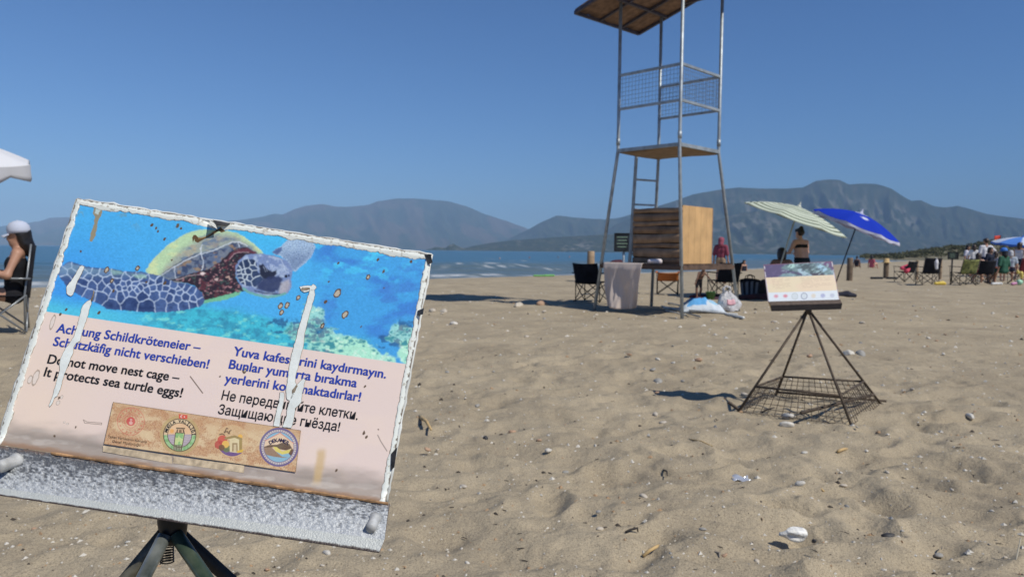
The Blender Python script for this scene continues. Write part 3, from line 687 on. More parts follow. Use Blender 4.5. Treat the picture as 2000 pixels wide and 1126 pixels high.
    for _ in range(2):
        Q.C[1:-1] = 0.5 * Q.C[1:-1] + 0.25 * (Q.C[2:] + Q.C[:-2]); Q.C[:, 1:-1] = 0.5 * Q.C[:, 1:-1] + 0.25 * (Q.C[:, 2:] + Q.C[:, :-2])
    X, Y = X0, Y0
    Q.C *= (0.86 + 0.28 * fbm(X / 3.2, Y / 3.0, 3, 97))[..., None]
    P.C = P.C * (1 - pic[..., None]) + Q.C * pic[..., None]
    # chips and scratches
    br = L(96, 78, 58)
    rs = np.random.RandomState(12)
    for cx, cy, r in [(182, 455, 0), (297, 440, 2.6), (305, 446, 1.8), (309, 452, 1.8), (347, 441, 3.2), (354, 446, 2.2), (322, 467, 2.4), (158, 491, 1.8), (209, 527, 5), (219, 548, 4), (269, 524, 4.5), (222, 568, 2.5), (286, 551, 2), (322, 553, 3), (336, 508, 2), (548, 597, 5), (561, 596, 5), (550, 610, 4.5), (583, 581, 4.0), (636, 589, 3), (659, 573, 7), (674, 614, 6), (630, 636, 4), (719, 541, 4.2), (749, 530, 2.6), (738, 507, 2.5), (661, 514, 1.6), (642, 551, 1.6), (750, 562, 1.4), (803, 511, 2.6), (705, 638, 1.6), (130, 604, 2), (118, 614, 2), (194, 610, 3), (478, 724, 4), (430, 735, 1.6), (116, 776, 2.4), (148, 834, 1.8), (713, 754, 1.8), (711, 843, 1.6), (711, 846, 2.5), (716, 853, 2.0), (739, 838, 1.2), (657, 918, 2.6), (107, 851, 2)]:
        if not r: continue
        d = np.hypot(X - cx + (Y - cy) * 0.35, (Y - cy) * 0.8) - r + 2.4 * (fbm(X / 3, Y / 3, 2, 17) - 0.5)
        P.mix(ss(0.8, -0.6, d), br)
        if r > 3.5: P.mix(ss(-1.4, -2.4, d), L(190, 178, 158))
    P.line([(372, 735), (396, 767)], 2.2, L(120, 104, 92), 1.2); P.line(Z3([(612, 822), (640, 838), (748, 846), (746, 858), (622, 846), (612, 822)]), 0.9, br, 0.8); P.line(Z4([(1268, 785), (1290, 830), (1335, 900)]), 2.0, L(130, 116, 106), 1.4, 0.8)
    for cx, cy, rx, ry in [(103, 629, 4, 13), (70, 737, 5.5, 14), (59, 741, 4, 8), (121, 775, 2.5, 3.5), (114, 786, 3.5, 4.5), (126, 824, 2, 2), (132, 827, 2.5, 2)]:
        d = np.hypot((X - cx + (Y - cy) * 0.3) / rx, (Y - cy) / ry) + 0.3 * (fbm(X / 4, Y / 4, 2, 5) - 0.5)
        P.mix(ss(1.05, 0.95, d) * 0.6, L(222, 214, 204)); P.mix(ss(0.2, 0.05, np.abs(d - 1)) * 0.7, L(140, 120, 98))
    P.poly(Z1([(738, 112), (775, 108), (780, 140), (768, 200), (745, 240), (738, 290), (722, 360), (700, 400), (682, 390), (690, 330), (712, 262), (720, 210), (706, 180), (716, 140)]), L(150, 142, 118), 1.5, 1.5); P.poly(Z1([(735, 118), (770, 112), (772, 150), (745, 190), (720, 180)]), L(196, 218, 216), 2, 1.5, 0.8)
    # torn brown curl below the dent in the top edge
    P.poly(Z6([(538, 250), (530, 190), (548, 160), (575, 158), (600, 192), (640, 190), (690, 172), (740, 135), (790, 96), (840, 70), (890, 120), (850, 136), (820, 112), (770, 150), (720, 178), (650, 212), (590, 246), (560, 232), (556, 205)]), L(98, 76, 48), 1.4, 0.8); P.line(Z6([(600, 200), (690, 178), (780, 110)]), 1.4, L(176, 150, 96), 1.2, 0.8)
    P.mix(0.5 * ss(0.68, 0.78, fbm(X / 16, Y / 14, 5, 90)) * pic * ss(470, 400, Y), L(120, 150, 140))
    # white painted rim with chipped inner edge
    wn = fbm(u * 38, w * 26, 3, 101); wn2 = fbm(u * 120, w * 80, 3, 105)
    eT = w * BH * 1000; eL = u * BW * 1000; eR = (1 - u) * BW * 1000                # millimetres from the edges
    rim = np.minimum(np.minimum(eT - 8.6 - 6.0 * (wn - 0.4), eL - 7.4 - 5.5 * (wn - 0.45)), eR - 6.8 - 4.5 * (wn - 0.45))
    rim = rim + 2.0 * (wn2 - 0.5) + 9 * ss(0.0, 0.25, 1 - w) * 0
    P.mix(ss(1.0, 0.4, rim) * (0.35 + 0.65 * ss(0.4, 0.6, fbm(u * 44, w * 30, 3, 107))), L(126, 108, 80)); P.mix(ss(0.35, -0.2, rim), L(226, 230, 222))
    P.mix(ss(0, -1, rim) * ss(0.62, 0.76, fbm(u * 110, w * 75, 5, 109)) * 0.55, L(150, 136, 112))
    P.mix(ss(2.4, 0.6, np.minimum(np.minimum(eT, eL), eR) + 5.5 * (wn2 - 0.42)) * 0.9, L(92, 76, 58))
    P.mix(ss(0.3, 0.1, np.abs(eT - 5.4 - 1.5 * (wn - 0.5))) * ss(0.35, 0.5, fbm(u * 30, w * 3, 2, 7)) * 0.8, L(150, 148, 140))
    hgt = np.where(rim < 0, 0.0012 * np.exp(-((np.minimum(np.minimum(eT, eL), eR) - 5.5) / 4.5) ** 2), 0.0)
    return P.C, hgt

sign = thing('nest_sign', 'large weathered sea turtle nest sign with chipped white rim, in the foreground', 'warning sign', (*S(320, 1035)[:2], 0.0))
def face_grid():
    nu, nw = 900, 610
    u, w = np.meshgrid(np.linspace(0, 1, nu), np.linspace(0, 1, nw))
    bend = 0.004 * ss(0.955, 1.0, w)                    # the sheet curls out over the ledge
    wav = 0.0012 * (fbm(u * 5, w * 0 + 3, 3, 3) - 0.5) * ss(0.05, 0, w)
    warp = (fbm(u * 26, w * 3, 3, 71) - 0.5)
    eu = u + 0.0; ew = w - 0.004 * warp * ss(0.03, 0, w)
    base = SO[None, None] + A1 * (eu * BW)[..., None] + A2 * (ew * BH)[..., None]
    X, Y = proj(base); C, hg = paint_face(X, Y, u, w)
    dent = -0.006 * np.exp(-((u - 0.385) / 0.025) ** 2 - (w / 0.035) ** 2)
    wob = 0.0016 * (fbm(u * 3, w * 2.4, 3, 15) - 0.5) + 0.003 * (fbm(u * 9, w * 8, 2, 16) - 0.5) * ss(0.93, 0.985, w)
    P = base + AN * (hg + bend + dent + wob * ss(0.93, 1, w) + 0.0006)[..., None]
    cut = int(round(nw * 0.5))
    mid = above(X, Y)                                         # the picture / text border runs along one board row
    row = int(np.argmin(np.abs(np.median(mid, 1))))
    a = grid_obj('picture', P[:row + 1], M_PRINT, sign, C[:row + 1]); b_ = grid_obj('text_panel', P[row:], M_PRINT, sign, C[row:])
    a['label'] = 'blue underwater picture of a swimming sea turtle'; b_['label'] = 'pale pink panel with warnings in four languages'
    return a, b_
PIC, TXT = face_grid()

# back plate
mb = MB(); c = SO + A1 * BW / 2 + A2 * BH / 2 - AN * 0.0032
mb.box(c, (BW - 0.002, BH - 0.002, 0.003), (A1, A2, AN)); mb.build('board', M_PLATE, sign, True)
# battered rim: rounded beads along three edges
mb = MB(); rs = np.random.RandomState(2)
for a, b_, n_ in [((0, BH), (0, 0), 40), ((0, 0), (BW, 0), 60), ((BW, 0), (BW, BH), 40)]:
    pts = [SO + A1 * (a[0] + (b_[0] - a[0]) * t) + A2 * (a[1] + (b_[1] - a[1]) * t) - AN * 0.0015 + rs.normal(0, 0.0005, 3) for t in np.linspace(0, 1, n_)]
    mb.tube(pts, [0.0018 + 0.0009 * rs.rand() for _ in pts], 7)
mb.build('rim', mat('chipped white rim', (0.66, 0.67, 0.62), 0.55, var=(22, 0.28, (0.76, 0.78, 0.74)), bump=(120, 0.6, 0.002)), sign, True)
# folded flake and torn corner
M_FLAKE = [mat('bent dark flake', (0.05, 0.048, 0.045), 0.5, var=(90, 0.6)), M_PLATE]
for pts, fs, mi in [([(415, 429, 0.003), (424, 440, 0.008), (440, 439, 0.007), (450, 436, 0.003), (426, 431, 0.001)], [(0, 1, 2, 4), (4, 2, 3)], 0), ([(409, 430, 0.004), (413, 440, 0.016), (424, 447, 0.011), (420, 436, 0.004)], [(0, 1, 2, 3)], 1),
                    ([(829, 497, 0.002), (841, 496, 0.008), (845, 512, 0.006), (836, 516, 0.003)], [(0, 1, 2, 3)], 0), ([(816, 606, 0.003), (828, 601, 0.009), (826, 613, 0.009), (815, 616, 0.004)], [(0, 1, 2, 3)], 0), ([(764, 885, 0.003), (776, 872, 0.006), (770, 912, 0.006), (763, 918, 0.003)], [(0, 1, 2, 3)], 0)]:
    mb = MB(); p = [S(*q) for q in pts]; k = len(p)
    mb.add(p + [q - AN * 0.0012 for q in p], fs + [tuple(k + i for i in f[::-1]) for f in fs] + [(i, k + i, k + (i + 1) % k, (i + 1) % k) for i in range(k)], mi); mb.build('flake', M_FLAKE, sign, True)

# lettering ------------------------------------------------------
def text_mesh(body, bold=0.0):
    cu = bpy.data.curves.new('lettering', 'FONT'); cu.body = body; cu.size = 1; cu.offset = bold; cu.resolution_u = 3
    o = bpy.data.objects.new('lettering', cu); COL.objects.link(o)
    dg = bpy.context.evaluated_depsgraph_get(); me = bpy.data.meshes.new_from_object(o.evaluated_get(dg))
    bpy.data.objects.remove(o); bpy.data.curves.remove(cu)
    v = np.array([q.co[:] for q in me.vertices]); f = [tuple(p.vertices) for p in me.polygons]; bpy.data.meshes.remove(me)
    return v, f
def letter_line(body, p0, p1, cap, h=0.00115, m_=None, parent=None, bold=0.004):
    a = S(*p0, h); b_ = S(*p1, h); ex = b_ - a; wd = np.linalg.norm(ex); ex /= wd; ey = np.cross(AN, ex)
    v, f = text_mesh(body, bold); x0, x1 = v[:, 0].min(), v[:, 0].max()
    capH = 0.729
    P = a + np.outer((v[:, 0] - x0) / (x1 - x0) * wd, ex) + np.outer(v[:, 1] / capH * cap, ey)
    mb = MB(); em = wd / (x1 - x0); q_ = 0.009 if any(ord(ch) > 0x400 and ord(ch) < 0x500 for ch in body) else 0.022; dxs = (0.0, -q_, q_) if bold > 0 else (0.0,)
    for k, dx in enumerate(dxs): mb.add(P + ex * (dx * em) + AN * (0.00006 * k), f)
    return mb.build('lettering', m_, parent or TXT, True)
LH = 18.4 / F * 1.0
for body, p0, p1, m_ in [
    ('Achtung Schildkröteneier –', (109.2, 648), (390, 686), M_INKBLUE), ('Schutzkäfig nicht verschieben!', (103.0, 674), (406, 718.8), M_INKBLUE),
    ('Do not move nest cage –', (92, 708.5), (348.5, 745), M_INKBLACK), ('It protects sea turtle eggs!', (85, 733.5), (354, 775), M_INKBLACK),
    ('Yuva kafeslerini kaydırmayın.', (454.6, 693), (753, 738), M_INKBLUE), ('Bunlar yumurta bırakma', (446.6, 718.5), (695.8, 755.5), M_INKBLUE),
    ('yerlerini korumaktadırlar!', (438.6, 746), (703, 783), M_INKBLUE),
    ('Не передвигайте клетки.', (432, 779.5), (698, 819), M_INKBLACK), ('Защищающие гнёзда!', (425, 807), (662, 841.5), M_INKBLACK)]:
    letter_line(body, p0, p1, LH, m_=m_)

# scraped strips of bare primer, each with a rusted edge
def wobble(pts, seed, k, step=3.0):
    out = []; r_ = random.Random(seed)
    for (ax, ay), (bx, by) in zip(pts, pts[1:] + pts[:1]):
        n_ = max(1, int(math.hypot(bx - ax, by - ay) / step))
        for i in range(n_): out.append((ax + (bx - ax) * i / n_ + r_.uniform(-k, k), ay + (by - ay) * i / n_ + r_.uniform(-k, k)))
    return out
def grow(pts, d):
    p = np.array(pts); a = np.roll(p, 1, 0); b_ = np.roll(p, -1, 0); t = b_ - a; t /= np.linalg.norm(t, axis=1, keepdims=True) + 1e-9
    n_ = np.stack([t[:, 1], -t[:, 0]], 1); area = np.sum(p[:, 0] * np.roll(p[:, 1], -1) - p[:, 1] * np.roll(p[:, 0], -1))
    return [tuple(q) for q in p + n_ * d * (1 if area > 0 else -1)]
def flat_poly(mb, pts, h, mi):
    bm = bmesh.new(); vs = [bm.verts.new(S(x, y, h)) for x, y in pts]; f = bm.faces.new(vs)
    r_ = bmesh.ops.triangulate(bm, faces=[f]); bm.verts.index_update()
    mb.add([v.co for v in bm.verts], [tuple(v.index for v in f_.verts) for f_ in bm.faces], mi); bm.free()
for i, st in enumerate([STRIP1, CHIP1, STRIP2, STRIP3, STRIP4, CHIPTOP]):
    mb = MB(); st = wobble(st, i, 0.55)
    flat_poly(mb, grow(st, 0.75), 0.00145, 1); flat_poly(mb, st, 0.0017, 0)
    mb.build('bare_patch', [M_BARE, M_CHIPEDGE], sign, True)
for i, st in enumerate([[(150, 588), (163, 590), (166, 576), (178, 573), (174, 590), (170, 600), (155, 604)][:0], Z4([(640, 455), (668, 418), (682, 420), (660, 470), (640, 478)]), Z5([(480, 790), (505, 720), (520, 660), (530, 690), (505, 790), (490, 800)]), Z2([(704, 618), (716, 604), (770, 604), (772, 620), (720, 630)])]):
    if st: mb = MB(); flat_poly(mb, wobble(st, 40 + i, 0.5), 0.0019, 1); mb.build('rust_patch', [M_BARE, M_CHIPEDGE], sign, True)

# sponsor sticker -------------------------------------------------
def sticker():
    nu, nv = 800, 210
    u, w = np.meshgrid(np.linspace(0, 1, nu), np.linspace(0, 1, nv))
    tl, tr, br, bl = [np.array(q) for q in ((220.7, 784.4), (587.7, 839.7), (577.5, 921.7), (202.3, 866.4))]
    XY = (tl * ((1 - u) * (1 - w))[..., None] + tr * (u * (1 - w))[..., None] + br * (u * w)[..., None] + bl * ((1 - u) * w)[..., None])
    X, Y = XY[..., 0], XY[..., 1]
    P = Paint(X, Y, L(218, 192, 152))
    n1 = fbm(X / 26, Y / 16, 4, 201); n2 = vnoise(X / 1.3, Y / 1.3, 203) * 0.6 + vnoise(X / 2.6, Y / 2.6, 204) * 0.4
    P.mix(ss(0.40, 0.62, n1) * 0.8, L(200, 160, 120)); P.mix(ss(0.46, 0.70, n2) * ss(0.25, 0.55, n1) * 0.9, L(168, 110, 78)); P.mix(0.4 * ss(0.3, 0.1, w), L(188, 140, 100)); P.mix(ss(0.66, 0.8, n2) * 0.6, L(232, 214, 176))
    P.mix(ss(0.012, 0.006, np.minimum(np.minimum(u, 1 - u) * 4.5, np.minimum(w, 1 - w))), L(104, 92, 74))
    red = L(206, 84, 84); under = P.C.copy()
    cx, cy = Z7([(320, 255)])[0]
    P.ring(cx, cy, 26.4, 1.3, red, 1, 0.75); P.ring(cx, cy, 17, 1.0, red, 1, 0.5); P.ring(cx, cy, 12.5, 2.2, red, 1, 0.45); P.disc(cx, cy, 8.7, L(204, 58, 70), 1.2, 0.95); P.disc(cx, cy + 3, 3.6, L(236, 190, 180), 1.4, 0.8); P.ring(cx + 0.5, cy - 3.2, 1.6, 0.9, L(240, 214, 204), 0.7)
    th = np.arctan2(Y - cy, X - cx); rr_ = np.hypot(X - cx, Y - cy)
    P.mix(0.7 * ss(0.35, 0.7, np.cos(th * 16)) * ss(2.2, 1.0, np.abs(rr_ - 22)), red); P.mix(0.4 * ss(0.4, 0.8, np.cos(th * 28 + 1)) * ss(2.0, 1.0, np.abs(rr_ - 15)), red)
    cx, cy = Z7([(785, 385)])[0]
    P.disc(cx, cy, 38.5, L(190, 168, 116), 1.2, 0.9); P.disc(cx, cy, 32, L(222, 200, 162), 1)
    rr_ = np.hypot(X - cx, Y - cy); lowr = ss(-1, 1, Y - cy)
    P.mix(ss(0.6, -0.6, rr_ - 32) * lowr, L(152, 206, 150)); P.mix(ss(0.6, -0.6, rr_ - 32) * lowr * ss(0.5, 0.66, fbm(X / 5, Y / 5, 3, 7)), L(110, 180, 118))
    P.disc(cx, cy, 23.5, L(232, 194, 152), 0.8); P.mix(ss(0.5, -0.5, rr_ - 23.5) * ss(-1, 0, Y - cy + 1), L(166, 160, 176)); P.mix(0.7 * ss(0.5, -0.5, rr_ - 23.5) * ss(1, 2, Y - cy) * ss(0.2, 0.8, np.sin(Y * 1.9 + np.sin(X * 0.5))), L(206, 200, 206))
    P.disc(cx - 15, cy - 8, 4, L(236, 170, 90), 1.5)
    blk = L(34, 32, 36)
    tw = Z7([(745, 362), (832, 366), (802, 528), (728, 522)]); P.poly(tw, L(196, 222, 150), 0.8); P.mix(ss(0.4, -0.6, P.sd(tw)) * ss(0.5, 0.62, fbm(X / 5, Y / 6, 3, 8)), L(120, 190, 120)); P.line(tw + tw[:1], 1.5, blk, 0.8)
    P.poly(Z7([(726, 476), (806, 480), (800, 530), (724, 522)]), L(70, 84, 70), 0.8); 
    for q in range(5): P.line(Z7([(734 + q * 15, 482), (732 + q * 15, 524)]), 0.8, L(196, 214, 180), 0.7)
    P.poly(Z7([(752, 312), (838, 316), (832, 330), (750, 326)]), L(70, 58, 48), 0.8); P.poly(Z7([(758, 330), (772, 330), (766, 366), (750, 366)]), L(70, 58, 48), 0.8); P.poly(Z7([(812, 332), (826, 332), (834, 368), (818, 368)]), L(70, 58, 48), 0.8); P.poly(Z7([(780, 334), (802, 334), (806, 366), (776, 366)]), L(110, 84, 62), 0.8, 0.5)
    P.ring(cx, cy, 31.6, 1.6, blk, 0.8); P.ring(cx, cy, 23.5, 1.3, blk, 0.8)
    fl = Z7([(776, 184), (860, 194), (858, 233), (778, 226)]); P.poly(fl, L(216, 58, 50), 0.8); fx, fy = Z7([(806, 208)])[0]; P.disc(fx, fy, 2.9, L(240, 224, 216), 0.7); P.disc(fx + 1.1, fy + 0.2, 2.3, L(216, 58, 50), 0.6); P.disc(fx + 5, fy + 0.6, 1.2, L(240, 224, 216), 0.6)
    cx, cy = Z7([(1285, 440)])[0]
    P.disc(cx, cy, 32, L(222, 196, 150), 1.5, 0.6); P.ring(cx, cy, 31.5, 1, L(206, 150, 110), 1, 0.4)
    seg = ss(0.6, -0.6, np.hypot(X - cx, Y - cy) - 30) * ss(-0.8, 0.8, Y - (cy + 17 + (X - cx) * 0.12)); P.mix(seg, L(82, 62, 140))
    for ax, ay, r_, c_ in [(1192, 432, 9.5, (206, 66, 64)), (1160, 476, 8.5, (186, 56, 62)), (1232, 512, 7.5, (70, 110, 66)), (1222, 472, 7.0, (240, 196, 92)), (1362, 400, 4.5, (244, 190, 78)), (1185, 505, 6, (90, 60, 40))]:
        P.disc(*Z7([(ax, ay)])[0], r_, L(*c_), 1.2, 0.92)
    P.poly(Z7([(1210, 412), (1310, 388), (1378, 420), (1376, 540), (1340, 555), (1262, 545), (1262, 430)]), L(226, 214, 170), 1.0); P.poly(Z7([(1208, 410), (1310, 386), (1382, 416), (1380, 440), (1310, 410), (1222, 428)]), L(150, 134, 84), 1.0); P.poly(Z7([(1352, 428), (1380, 434), (1378, 540), (1352, 545)]), L(158, 138, 78), 1)
    P.poly(Z7([(1286, 460), (1336, 460), (1338, 548), (1284, 540)]), L(150, 130, 92), 0.9); P.poly(Z7([(1300, 474), (1324, 474), (1326, 548), (1298, 544)]), L(214, 200, 160), 0.8); P.poly(Z7([(1330, 535), (1396, 520), (1384, 548), (1335, 556)]), L(226, 190, 66), 1)
    for ln in [[(1165, 380), (1190, 372), (1212, 384)], [(1212, 362), (1232, 320), (1244, 324)], [(1210, 356), (1240, 350), (1250, 370)], [(1256, 372), (1260, 348), (1274, 340)]]: P.line(Z7(ln), 2.2, L(46, 36, 32), 1.2, 0.85)
    cx, cy = Z7([(1730, 500)])[0]
    P.disc(cx, cy, 38, L(80, 84, 150), 1); P.disc(cx, cy, 34.5, L(206, 202, 200), 0.8); P.ring(cx, cy, 34.6, 0.9, L(60, 60, 120), 0.6)
    th = np.arctan2(Y - cy, X - cx); P.mix(0.7 * ss(0.0, 0.6, np.sin(th * 46)) * ss(2.0, 1.2, np.abs(np.hypot(X - cx, Y - cy) - 32.4)), L(84, 84, 140)); P.disc(cx, cy, 30, L(70, 72, 140), 0.8); P.disc(cx, cy, 28.8, L(126, 190, 216), 0.8)
    ins = ss(0.5, -0.5, np.hypot(X - cx, Y - cy) - 28.8)
    P.mix(ins * ss(0.6, -0.6, P.sd(Z7([(1570, 470), (1590, 440), (1742, 362), (1880, 468), (1880, 540), (1560, 540)]))), L(232, 206, 176)); P.line(Z7([(1596, 440), (1742, 364), (1872, 464)]), 1.2, L(214, 110, 104), 0.9)
    P.mix(ins * ss(0.6, -0.6, P.sd(Z7([(1550, 500), (1660, 500), (1700, 540), (1760, 590), (1830, 600), (1760, 600), (1680, 590), (1600, 570)]))), L(146, 124, 106)); P.mix(ins * ss(0.6, -0.6, P.sd(Z7([(1562, 505), (1640, 478), (1712, 476), (1756, 458), (1830, 468), (1856, 510), (1800, 530), (1740, 520), (1680, 500)]))), L(66, 54, 50)); P.mix(ins * ss(0.6, -0.6, P.sd(Z7([(1676, 494), (1712, 500), (1760, 540), (1850, 520), (1830, 556), (1760, 570), (1700, 540)]))), L(226, 216, 110)); P.mix(ins * ss(0.6, -0.6, P.sd(Z7([(1822, 560), (1852, 512), (1880, 530), (1850, 590)]))), L(72, 56, 52))
    P.C = 0.80 * P.C + 0.20 * under
    g = np.array([[S(a, b_, 0.0024) for a, b_ in zip(X[0], Y[0])]])  # corner check keeps rays on the board
    Rr = CF * F + (X - CX)[..., None] * CR + (CY - Y)[..., None] * CU
    t = ((SO + AN * 0.0024 - CAM) @ AN) / (Rr @ AN); PP = CAM + Rr * t[..., None]
    o = grid_obj('sticker', PP, M_PRINT, sign, P.C); o['label'] = 'rust-speckled tan sticker with four round emblems'
    return o
STK = sticker()
M_STRIP = mat('tan backing strip', L(196, 178, 148), 0.5, var=(120, 0.35))
for q in ([(201.5, 869), (335, 889.5), (337, 905), (200.3, 881)], [(339, 890.5), (477, 908.3), (476, 922.7), (338, 904)]):
    mb = MB(); flat_poly(mb, q, 0.0020, 0); mb.build('sticker_strip', M_STRIP, sign, True)
def arc_letters(body, cx, cy, r, a0, a1, size, m_, h=0.0029):
    mb = MB(); n_ = len(body)
    for i, ch in enumerate(body):
        if ch == ' ': continue
        a = R(a0 + (a1 - a0) * i / (n_ - 1)); v, f = text_mesh(ch, 0.02); mx = (v[:, 0].min() + v[:, 0].max()) / 2
        sx = size / 0.729; pts = []
        for x, y, _ in v:
            lx = (x - mx) * sx; ly = (y - 0.36) * sx
            ux, uy = math.sin(a), -math.cos(a)        # outward on the photograph (a measured from the top)
            pts.append(S(cx + ux * (r + ly) + (-uy) * lx, cy + uy * (r + ly) + ux * lx, h))
        mb.add(pts, f)
    return mb.build('lettering', m_, STK, True)
cx, cy = Z7([(785, 385)])[0]; arc_letters('MUĞLA VALİLİĞİ', cx, cy, 27.6, -72, 86, 5.6, M_INKBLACK)
cx, cy = Z7([(1728, 585)])[0]; arc_letters('DEKAMER', cx, cy, 31.5, -29, 34, 7.5, mat('dark purple ink', L(52, 44, 76), 0.5))
letter_line('Tabiat Varlıklarını Koruma', (209.8, 853.5), (286.4, 864.2), 4.6 / F, 0.0029, M_INKGREY, STK, 0.0)
letter_line('Genel Müdürlüğü', (218.7, 862.8), (274, 870.8), 4.6 / F, 0.0029, M_INKGREY, STK, 0.0)

# ledge: rough silver flange, smooth lip, darker along its lower edge
def lerp(a, b_, t): return (a[0] + (b_[0] - a[0]) * t, a[1] + (b_[1] - a[1]) * t)
def ledge():
    nu = 700; tt = np.linspace(0, 1, nu)
    top = ((-24, 866), (760, 983)); mid = ((-26, 948), (751, 1052)); low = ((-28, 963), (740, 1079))
    rows = []; C = []; 
    nf, nl = 74, 14
    r0 = np.array([S(*lerp(*top, t), 0.011) for t in tt]); r1 = np.array([S(*lerp(*mid, t), 0.040) for t in tt]); r2 = np.array([S(*lerp(*low, t), 0.047) for t in tt])
    fn = np.cross(r0[-1] - r0[0], r1[0] - r0[0]); fn /= np.linalg.norm(fn)
    if fn @ (CAM - r0[0]) < 0: fn = -fn
    for i in range(nf):
        q = i / (nf - 1); p = r0 * (1 - q) + r1 * q
        n_ = fbm(tt * 130, np.full(nu, q * 26), 5, 301); lump = fbm(tt * 46, np.full(nu, q * 5), 3, 303)
        p = p + fn * (0.0026 * (n_ - 0.5) * ss(0, 0.05, q) * ss(1, 0.93, q) + 0.0018 * (lump - 0.5) + 0.004 * q * (1 - q))[:, None]
        rows.append(p)
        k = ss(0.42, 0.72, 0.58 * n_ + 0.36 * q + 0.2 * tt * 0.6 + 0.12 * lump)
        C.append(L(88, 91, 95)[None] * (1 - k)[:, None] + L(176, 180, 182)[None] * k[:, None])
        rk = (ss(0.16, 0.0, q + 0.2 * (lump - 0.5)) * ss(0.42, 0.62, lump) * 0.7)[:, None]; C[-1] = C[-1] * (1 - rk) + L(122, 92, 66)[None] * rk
    for i in range(1, nl):
        q = i / (nl - 1); p = r1 * (1 - q) + r2 * q
        rows.append(p); n_ = fbm(tt * 60, np.full(nu, q * 3), 4, 305)
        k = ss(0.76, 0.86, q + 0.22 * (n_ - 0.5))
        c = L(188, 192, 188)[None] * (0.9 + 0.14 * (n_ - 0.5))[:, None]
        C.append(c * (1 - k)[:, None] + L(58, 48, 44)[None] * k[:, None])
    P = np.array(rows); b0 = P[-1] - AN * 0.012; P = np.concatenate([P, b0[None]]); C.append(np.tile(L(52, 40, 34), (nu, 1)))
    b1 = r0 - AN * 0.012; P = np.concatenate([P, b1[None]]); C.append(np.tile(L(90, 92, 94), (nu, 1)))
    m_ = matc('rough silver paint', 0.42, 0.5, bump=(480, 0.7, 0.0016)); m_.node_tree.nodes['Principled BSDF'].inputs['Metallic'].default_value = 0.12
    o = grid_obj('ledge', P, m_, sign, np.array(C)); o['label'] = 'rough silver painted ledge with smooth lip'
    M_END = mat('worn steel end', (0.16, 0.12, 0.10), 0.6, var=(60, 0.5)); mb = MB()   # the sawn ends of the ledge
    mb.add([r0[-1], r1[-1], r2[-1], r2[-1] - AN * 0.012, b1[-1]], [(0, 1, 2, 3, 4)], 0); mb.build('ledge_end', M_END, o, True); mb = MB(); mb.add([r0[0], r1[0], r2[0], r2[0] - AN * 0.012, b1[0]], [(4, 3, 2, 1, 0)], 0)
    mb.build('ledge_end', M_END, o, True)
    mb = MB(); pts = [S(*lerp((100, 884), (758, 982.5), t), 0.0125) + AN * 0.0008 * math.sin(t * 47) for t in np.linspace(0, 1, 60)]; rs = np.random.RandomState(9)
    mb.tube(pts, [0.0014 + 0.0012 * rs.rand() for _ in pts], 6); mb.build('rust_seam', M_RUST, sign, True)
    return fn
LFN = ledge()
# bolts
M_BOLT = mat('grey painted bolt', (0.46, 0.47, 0.46), 0.6, 0.1, var=(50, 0.35), bump=(120, 0.4, 0.002))
def bolt(px, py, dirpx, h0, l, r):
    a = S(px, py, h0); d = S(px + dirpx[0], py + dirpx[1], h0 + 0.018) - a; d /= np.linalg.norm(d)
    z = d; x = np.cross(z, A1); x /= np.linalg.norm(x); y = np.cross(z, x); mb = MB()
    mb.lathe(a - z * 0.006, [(r * 1.25, 0), (r * 1.2, 0.004), (r, 0.006), (r * 0.95, l * 0.5), (r * 1.0, l * 0.62), (r * 0.98, l * 0.9), (r * 0.86, l)], 14, (x, y, z))
    return mb.build('bolt', M_BOLT, sign, True)
bolt(731, 1016, (-9, 19), 0.027, 0.024, 0.0068); bolt(26, 901, (-24, 9), 0.024, 0.030, 0.0078)

# pipe legs, hub, spring and base cage under the sign
AP = S(332, 1026, 0.012)
hub_z = AP[2]
BASEC = np.array([AP[0], AP[1], 0.0])
TH = R(-18)
corners = [BASEC + 0.70 * np.array([math.sin(TH + q * math.pi / 2), -math.cos(TH + q * math.pi / 2), 0]) for q in range(4)]
corners = [np.array([c[0], c[1], gz(c[0], c[1]) - 0.06]) for c in corners]
mb = MB(); mb.lathe(AP + np.array([0, 0.008, -0.026]), [(0.010, 0), (0.015, 0.006), (0.018, 0.03), (0.016, 0.06)], 14)
mb.build('hub', M_BLACKM, sign, True, bevel=0.004)
for c, m_ in zip(corners, [mat('sunlit front pipe', (0.20, 0.24, 0.22), 0.3, 0.6, var=(40, 0.5, (0.42, 0.45, 0.42)), bump=(120, 0.2, 0.001)), M_GREEN, M_BLACKM, mat('olive brown pipe', (0.10, 0.095, 0.07), 0.45, 0.3, var=(50, 0.5))]):  # front leg paler, rear leg black: sunlight and shade put into the pipe colours
    d = c - AP; mb = MB(); st = AP + d * 0.012
    mb.tube([st, c], 0.0084, 14); mb.build('leg', m_, sign, True)
mb = MB(); sp = S(326, 1066, -0.002)
mb.tube([sp + np.array([0.008 * math.cos(q * 0.7), 0.008 * math.sin(q * 0.7), -0.00036 * q]) for q in range(60)], 0.0009, 5); mb.build('spring', M_BLACKM, sign, True)
